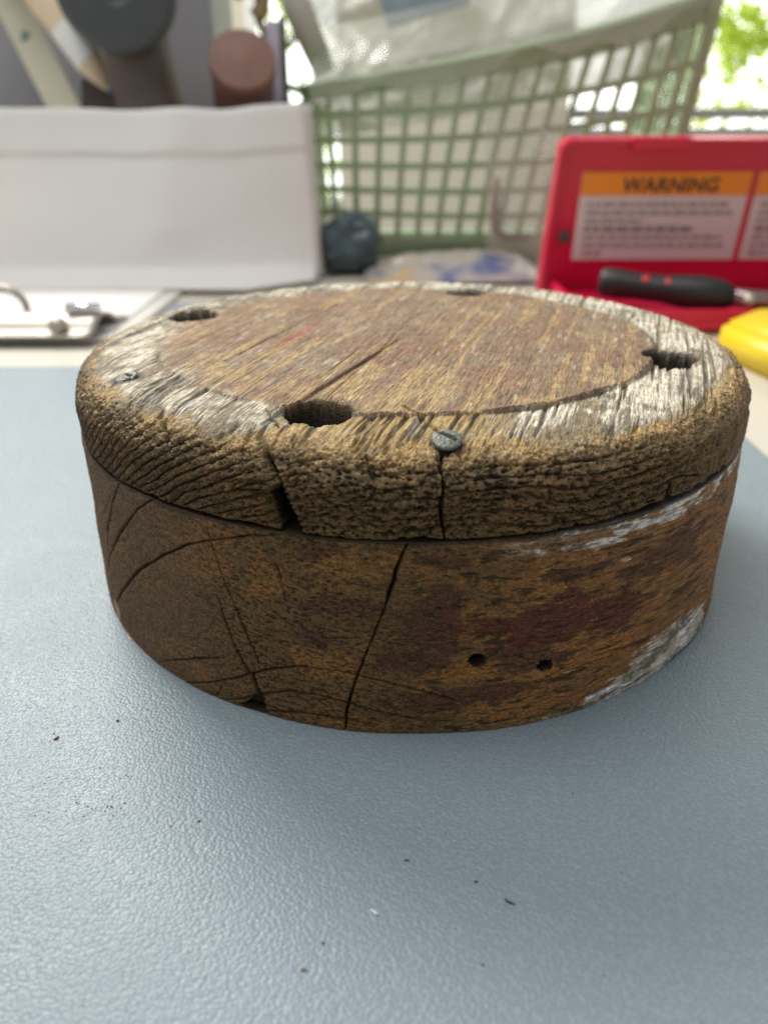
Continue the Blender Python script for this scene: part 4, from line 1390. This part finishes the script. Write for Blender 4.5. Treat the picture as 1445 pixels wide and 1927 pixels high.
# raised rim round the lid
b = bmesh.new()
ro, ri = [], []
for (cx, cz, a0) in ((0.44 - .008, 0.1045 - .008, 0), (0.1085 + .008, 0.1045 - .008, 90)):
    for k in range(9):
        a = R_(a0 + 90 * k / 8)
        ro.append((cx + .0085 * math.cos(a), cz + .0085 * math.sin(a)))
        ri.append((cx + .0055 * math.cos(a), cz + .0055 * math.sin(a)))
ro = [(0.444, 0.0)] + ro + [(0.1040, 0.0)]
ri = [(0.440, 0.0)] + ri + [(0.1072, 0.0)]
b2 = bmesh.new()
A = [b2.verts.new((x_, -0.007, z_)) for x_, z_ in ro]; B = [b2.verts.new((x_, -0.007, z_)) for x_, z_ in ri]
A2 = [b2.verts.new((x_, 0.0065, z_)) for x_, z_ in ro]; B2 = [b2.verts.new((x_, -0.0002, z_)) for x_, z_ in ri]
for i in range(len(A) - 1):
    b2.faces.new((A[i], A[i + 1], B[i + 1], B[i])); b2.faces.new((A2[i], A2[i + 1], A[i + 1], A[i])); b2.faces.new((B[i], B[i + 1], B2[i + 1], B2[i]))
bmesh.ops.recalc_face_normals(b2, faces=b2.faces)
b2.transform(LM)
merge(b, b2)
build("lid_rim", b, red_m, lid)
b = bmesh.new(); add_box(b, (0.1555, -0.0085, 0.0985), (0.194, -0.0005, 0.1062), 0.0012, 2, LM); build("latch_tab", b, red_m, lid)
b = bmesh.new(); add_lathe(b, [(0.0042, 0), (0.0042, 0.002), (0.003, 0.0028), (0, 0.003)], LM @ Matrix.Translation((0.1192, -0.0002, 0.0400)) @ Matrix.Rotation(R_(90), 4, 'X'), 20)
build("bumper", b, rub_m, lid, smooth=True)
wht_m = mat("label_paper", (0.62, 0.56, 0.55), rough=0.5)
org_m = mat("label_orange", (0.80, 0.26, 0.02), rough=0.5)
ink_m = mat("black_ink", (0.03, 0.03, 0.03), rough=0.6)
inkg_m = mat("grey_ink", (0.20, 0.18, 0.18), rough=0.6)


def warning_label(x0, x1, z0, z1, tx, seed, lab):
    b = bmesh.new(); add_box(b, (x0, -0.0009, z0), (x1, -0.0001, z1), 0.0002, 1, LM)
    lo = build("warning_label", b, wht_m, case)
    lo['label'] = lab
    zb = z1 - (z1 - z0) * 0.255
    b = bmesh.new(); add_box(b, (x0 + .0001, -0.0014, zb), (x1 - .0001, -0.0008, z1 + .0001), 0.0002, 1, LM); build("orange_band", b, org_m, lo)
    fo = bpy.data.curves.new("lettering_curve", 'FONT'); fo.body = "WARNING"; fo.size = 0.0132; fo.extrude = 0.0002; fo.offset = 0.00025; fo.shear = 0.1; fo.space_character = 1.06
    fo.materials.append(ink_m)
    t = font_mesh(fo, lo)
    t.matrix_local = Matrix.Translation(-case.location) @ LM @ Matrix.Translation((tx, -0.0017, zb + (z1 - zb) * 0.16)) @ Matrix.Rotation(R_(90), 4, 'X')
    rnd = random.Random(seed)
    b = bmesh.new()
    n = 7
    hh = (zb - z0) * 0.88 / n
    for i in range(n):
        zc = zb - (zb - z0) * 0.07 - hh * (i + 0.5)
        xa, xe = x0 + 0.006, x0 + (x1 - x0) * (0.90, 0.93, 0.40, 0.72, 0.90, 0.92, 0.18)[i]
        bold = i == 3
        while xa < xe:
            w = rnd.uniform(0.0025, 0.0095)
            xb = min(xa + w, xe)
            # letters: short upright strokes in each word
            q = xa
            while q < xb:
                s = rnd.uniform(0.0005, 0.0010)
                add_box(b, (q, -0.0012, zc - hh * (0.30 if bold else 0.24)), (min(q + s, xb), -0.00085, zc + hh * (0.30 if bold else rnd.uniform(0.10, 0.28))), 0, 1, LM)
                q += s + (0.00022 if bold else 0.0005)
            xa = xb + 0.0016
    build("small_print", b, inkg_m, lo)['kind'] = 'stuff'


warning_label(0.1265, 0.2430, 0.0235, 0.0835, 0.1545, 4, "left warning label with the orange band")
warning_label(0.2475, 0.3640, 0.0235, 0.0835, 0.2570, 9, "right warning label cut by the picture edge")
# tray
b = bmesh.new()
add_box(b, (0.112, 0.268, 0.0), (0.44, 0.372, 0.006), 0.002, 2)
for lo_, hi_ in (((0.112, 0.268, 0.0055), (0.116, 0.372, 0.013)), ((0.112, 0.268, 0.0056), (0.44, 0.272, 0.0131)), ((0.436, 0.268, 0.0055), (0.44, 0.372, 0.013))):
    add_box(b, lo_, hi_, 0.001, 2)
build("tray", b, red_m, case)

drv = empty("ratchet_handle", (0.17, 0.30, 0.006), "black gripped tool with two red dots lying in the red case", "hand tool")
p0, p1 = Vector((0.1335, 0.315, 0.0220)), Vector((0.2120, 0.2850, 0.0175))
dr = (p1 - p0)
b = bmesh.new()
L = dr.length
add_lathe(b, [(0, 0), (0.0078, 0.0005), (0.0094, 0.004), (0.0096, 0.012), (0.0084, 0.024), (0.0086, 0.040), (0.0102, 0.052), (0.0110, 0.064), (0.0098, 0.076), (0.0065, L - 0.001), (0, L)], axis_mat(p0, dr), 28)
build("grip", b, mat("black_grip", (0.012, 0.012, 0.013), rough=0.5, var=0.3, vscale=80), drv, smooth=True)
for k in (0.33, 0.50):
    c = p0 + dr * k
    q = (Vector((-0.0053, -0.2184, 0.1168)) - c).normalized()
    b = bmesh.new(); add_lathe(b, [(0, -0.002), (0.0026, -0.002), (0.0026, 0.0004), (0.0018, 0.0010), (0, 0.0012)], axis_mat(c + Vector((0, -0.72, 0.70)).normalized() * 0.0083, (0, -0.72, 0.70)), 16)
    build("red_dot", b, mat("red_dot", (0.55, 0.03, 0.03), rough=0.4), drv, smooth=True)
b = bmesh.new(); add_tube(b, [p1 - dr * 0.05, p1 + dr.normalized() * 0.01, p1 + dr.normalized() * 0.13 + Vector((0, .02, 0))], [0.0055, 0.0058, 0.0058], 18)
build("shaft", b, mat("steel_shaft", (0.30, 0.22, 0.22), rough=0.3, metal=0.9), drv, smooth=True)
b = bmesh.new(); bmesh.ops.create_icosphere(b, subdivisions=3, radius=0.0040)
b.transform(Matrix.Translation(p1 + dr.normalized() * 0.007 + Vector((0, -0.0055, 0.000))))
build("button", b, steel_m, drv, smooth=True)

# ------------------------------------------------------------------ yellow wedge
b = bmesh.new()
foot = [(0.1770, 0.222), (0.1890, 0.160), (0.262, 0.115), (0.290, 0.215), (0.205, 0.245)]
vs = [b.verts.new((px, py, -0.0022)) for px, py in foot]
f0 = b.faces.new(vs)
e = bmesh.ops.extrude_face_region(b, geom=[f0])
for g_ in e['geom']:
    if isinstance(g_, bmesh.types.BMVert):
        g_.co.z = 0.0165 + (g_.co.x - 0.17) * 0.09
        g_.co.x += 0.003
bmesh.ops.recalc_face_normals(b, faces=b.faces)
bmesh.ops.bevel(b, geom=list(b.edges), offset=0.004, segments=4, affect='EDGES')
tag(build("yellow_wedge", b, mat("yellow_plastic", (0.82, 0.60, 0.02), rough=0.4, var=0.05, vscale=20), smooth=True), "bright yellow plastic block at the right edge before the red case", "plastic block")
#BG1
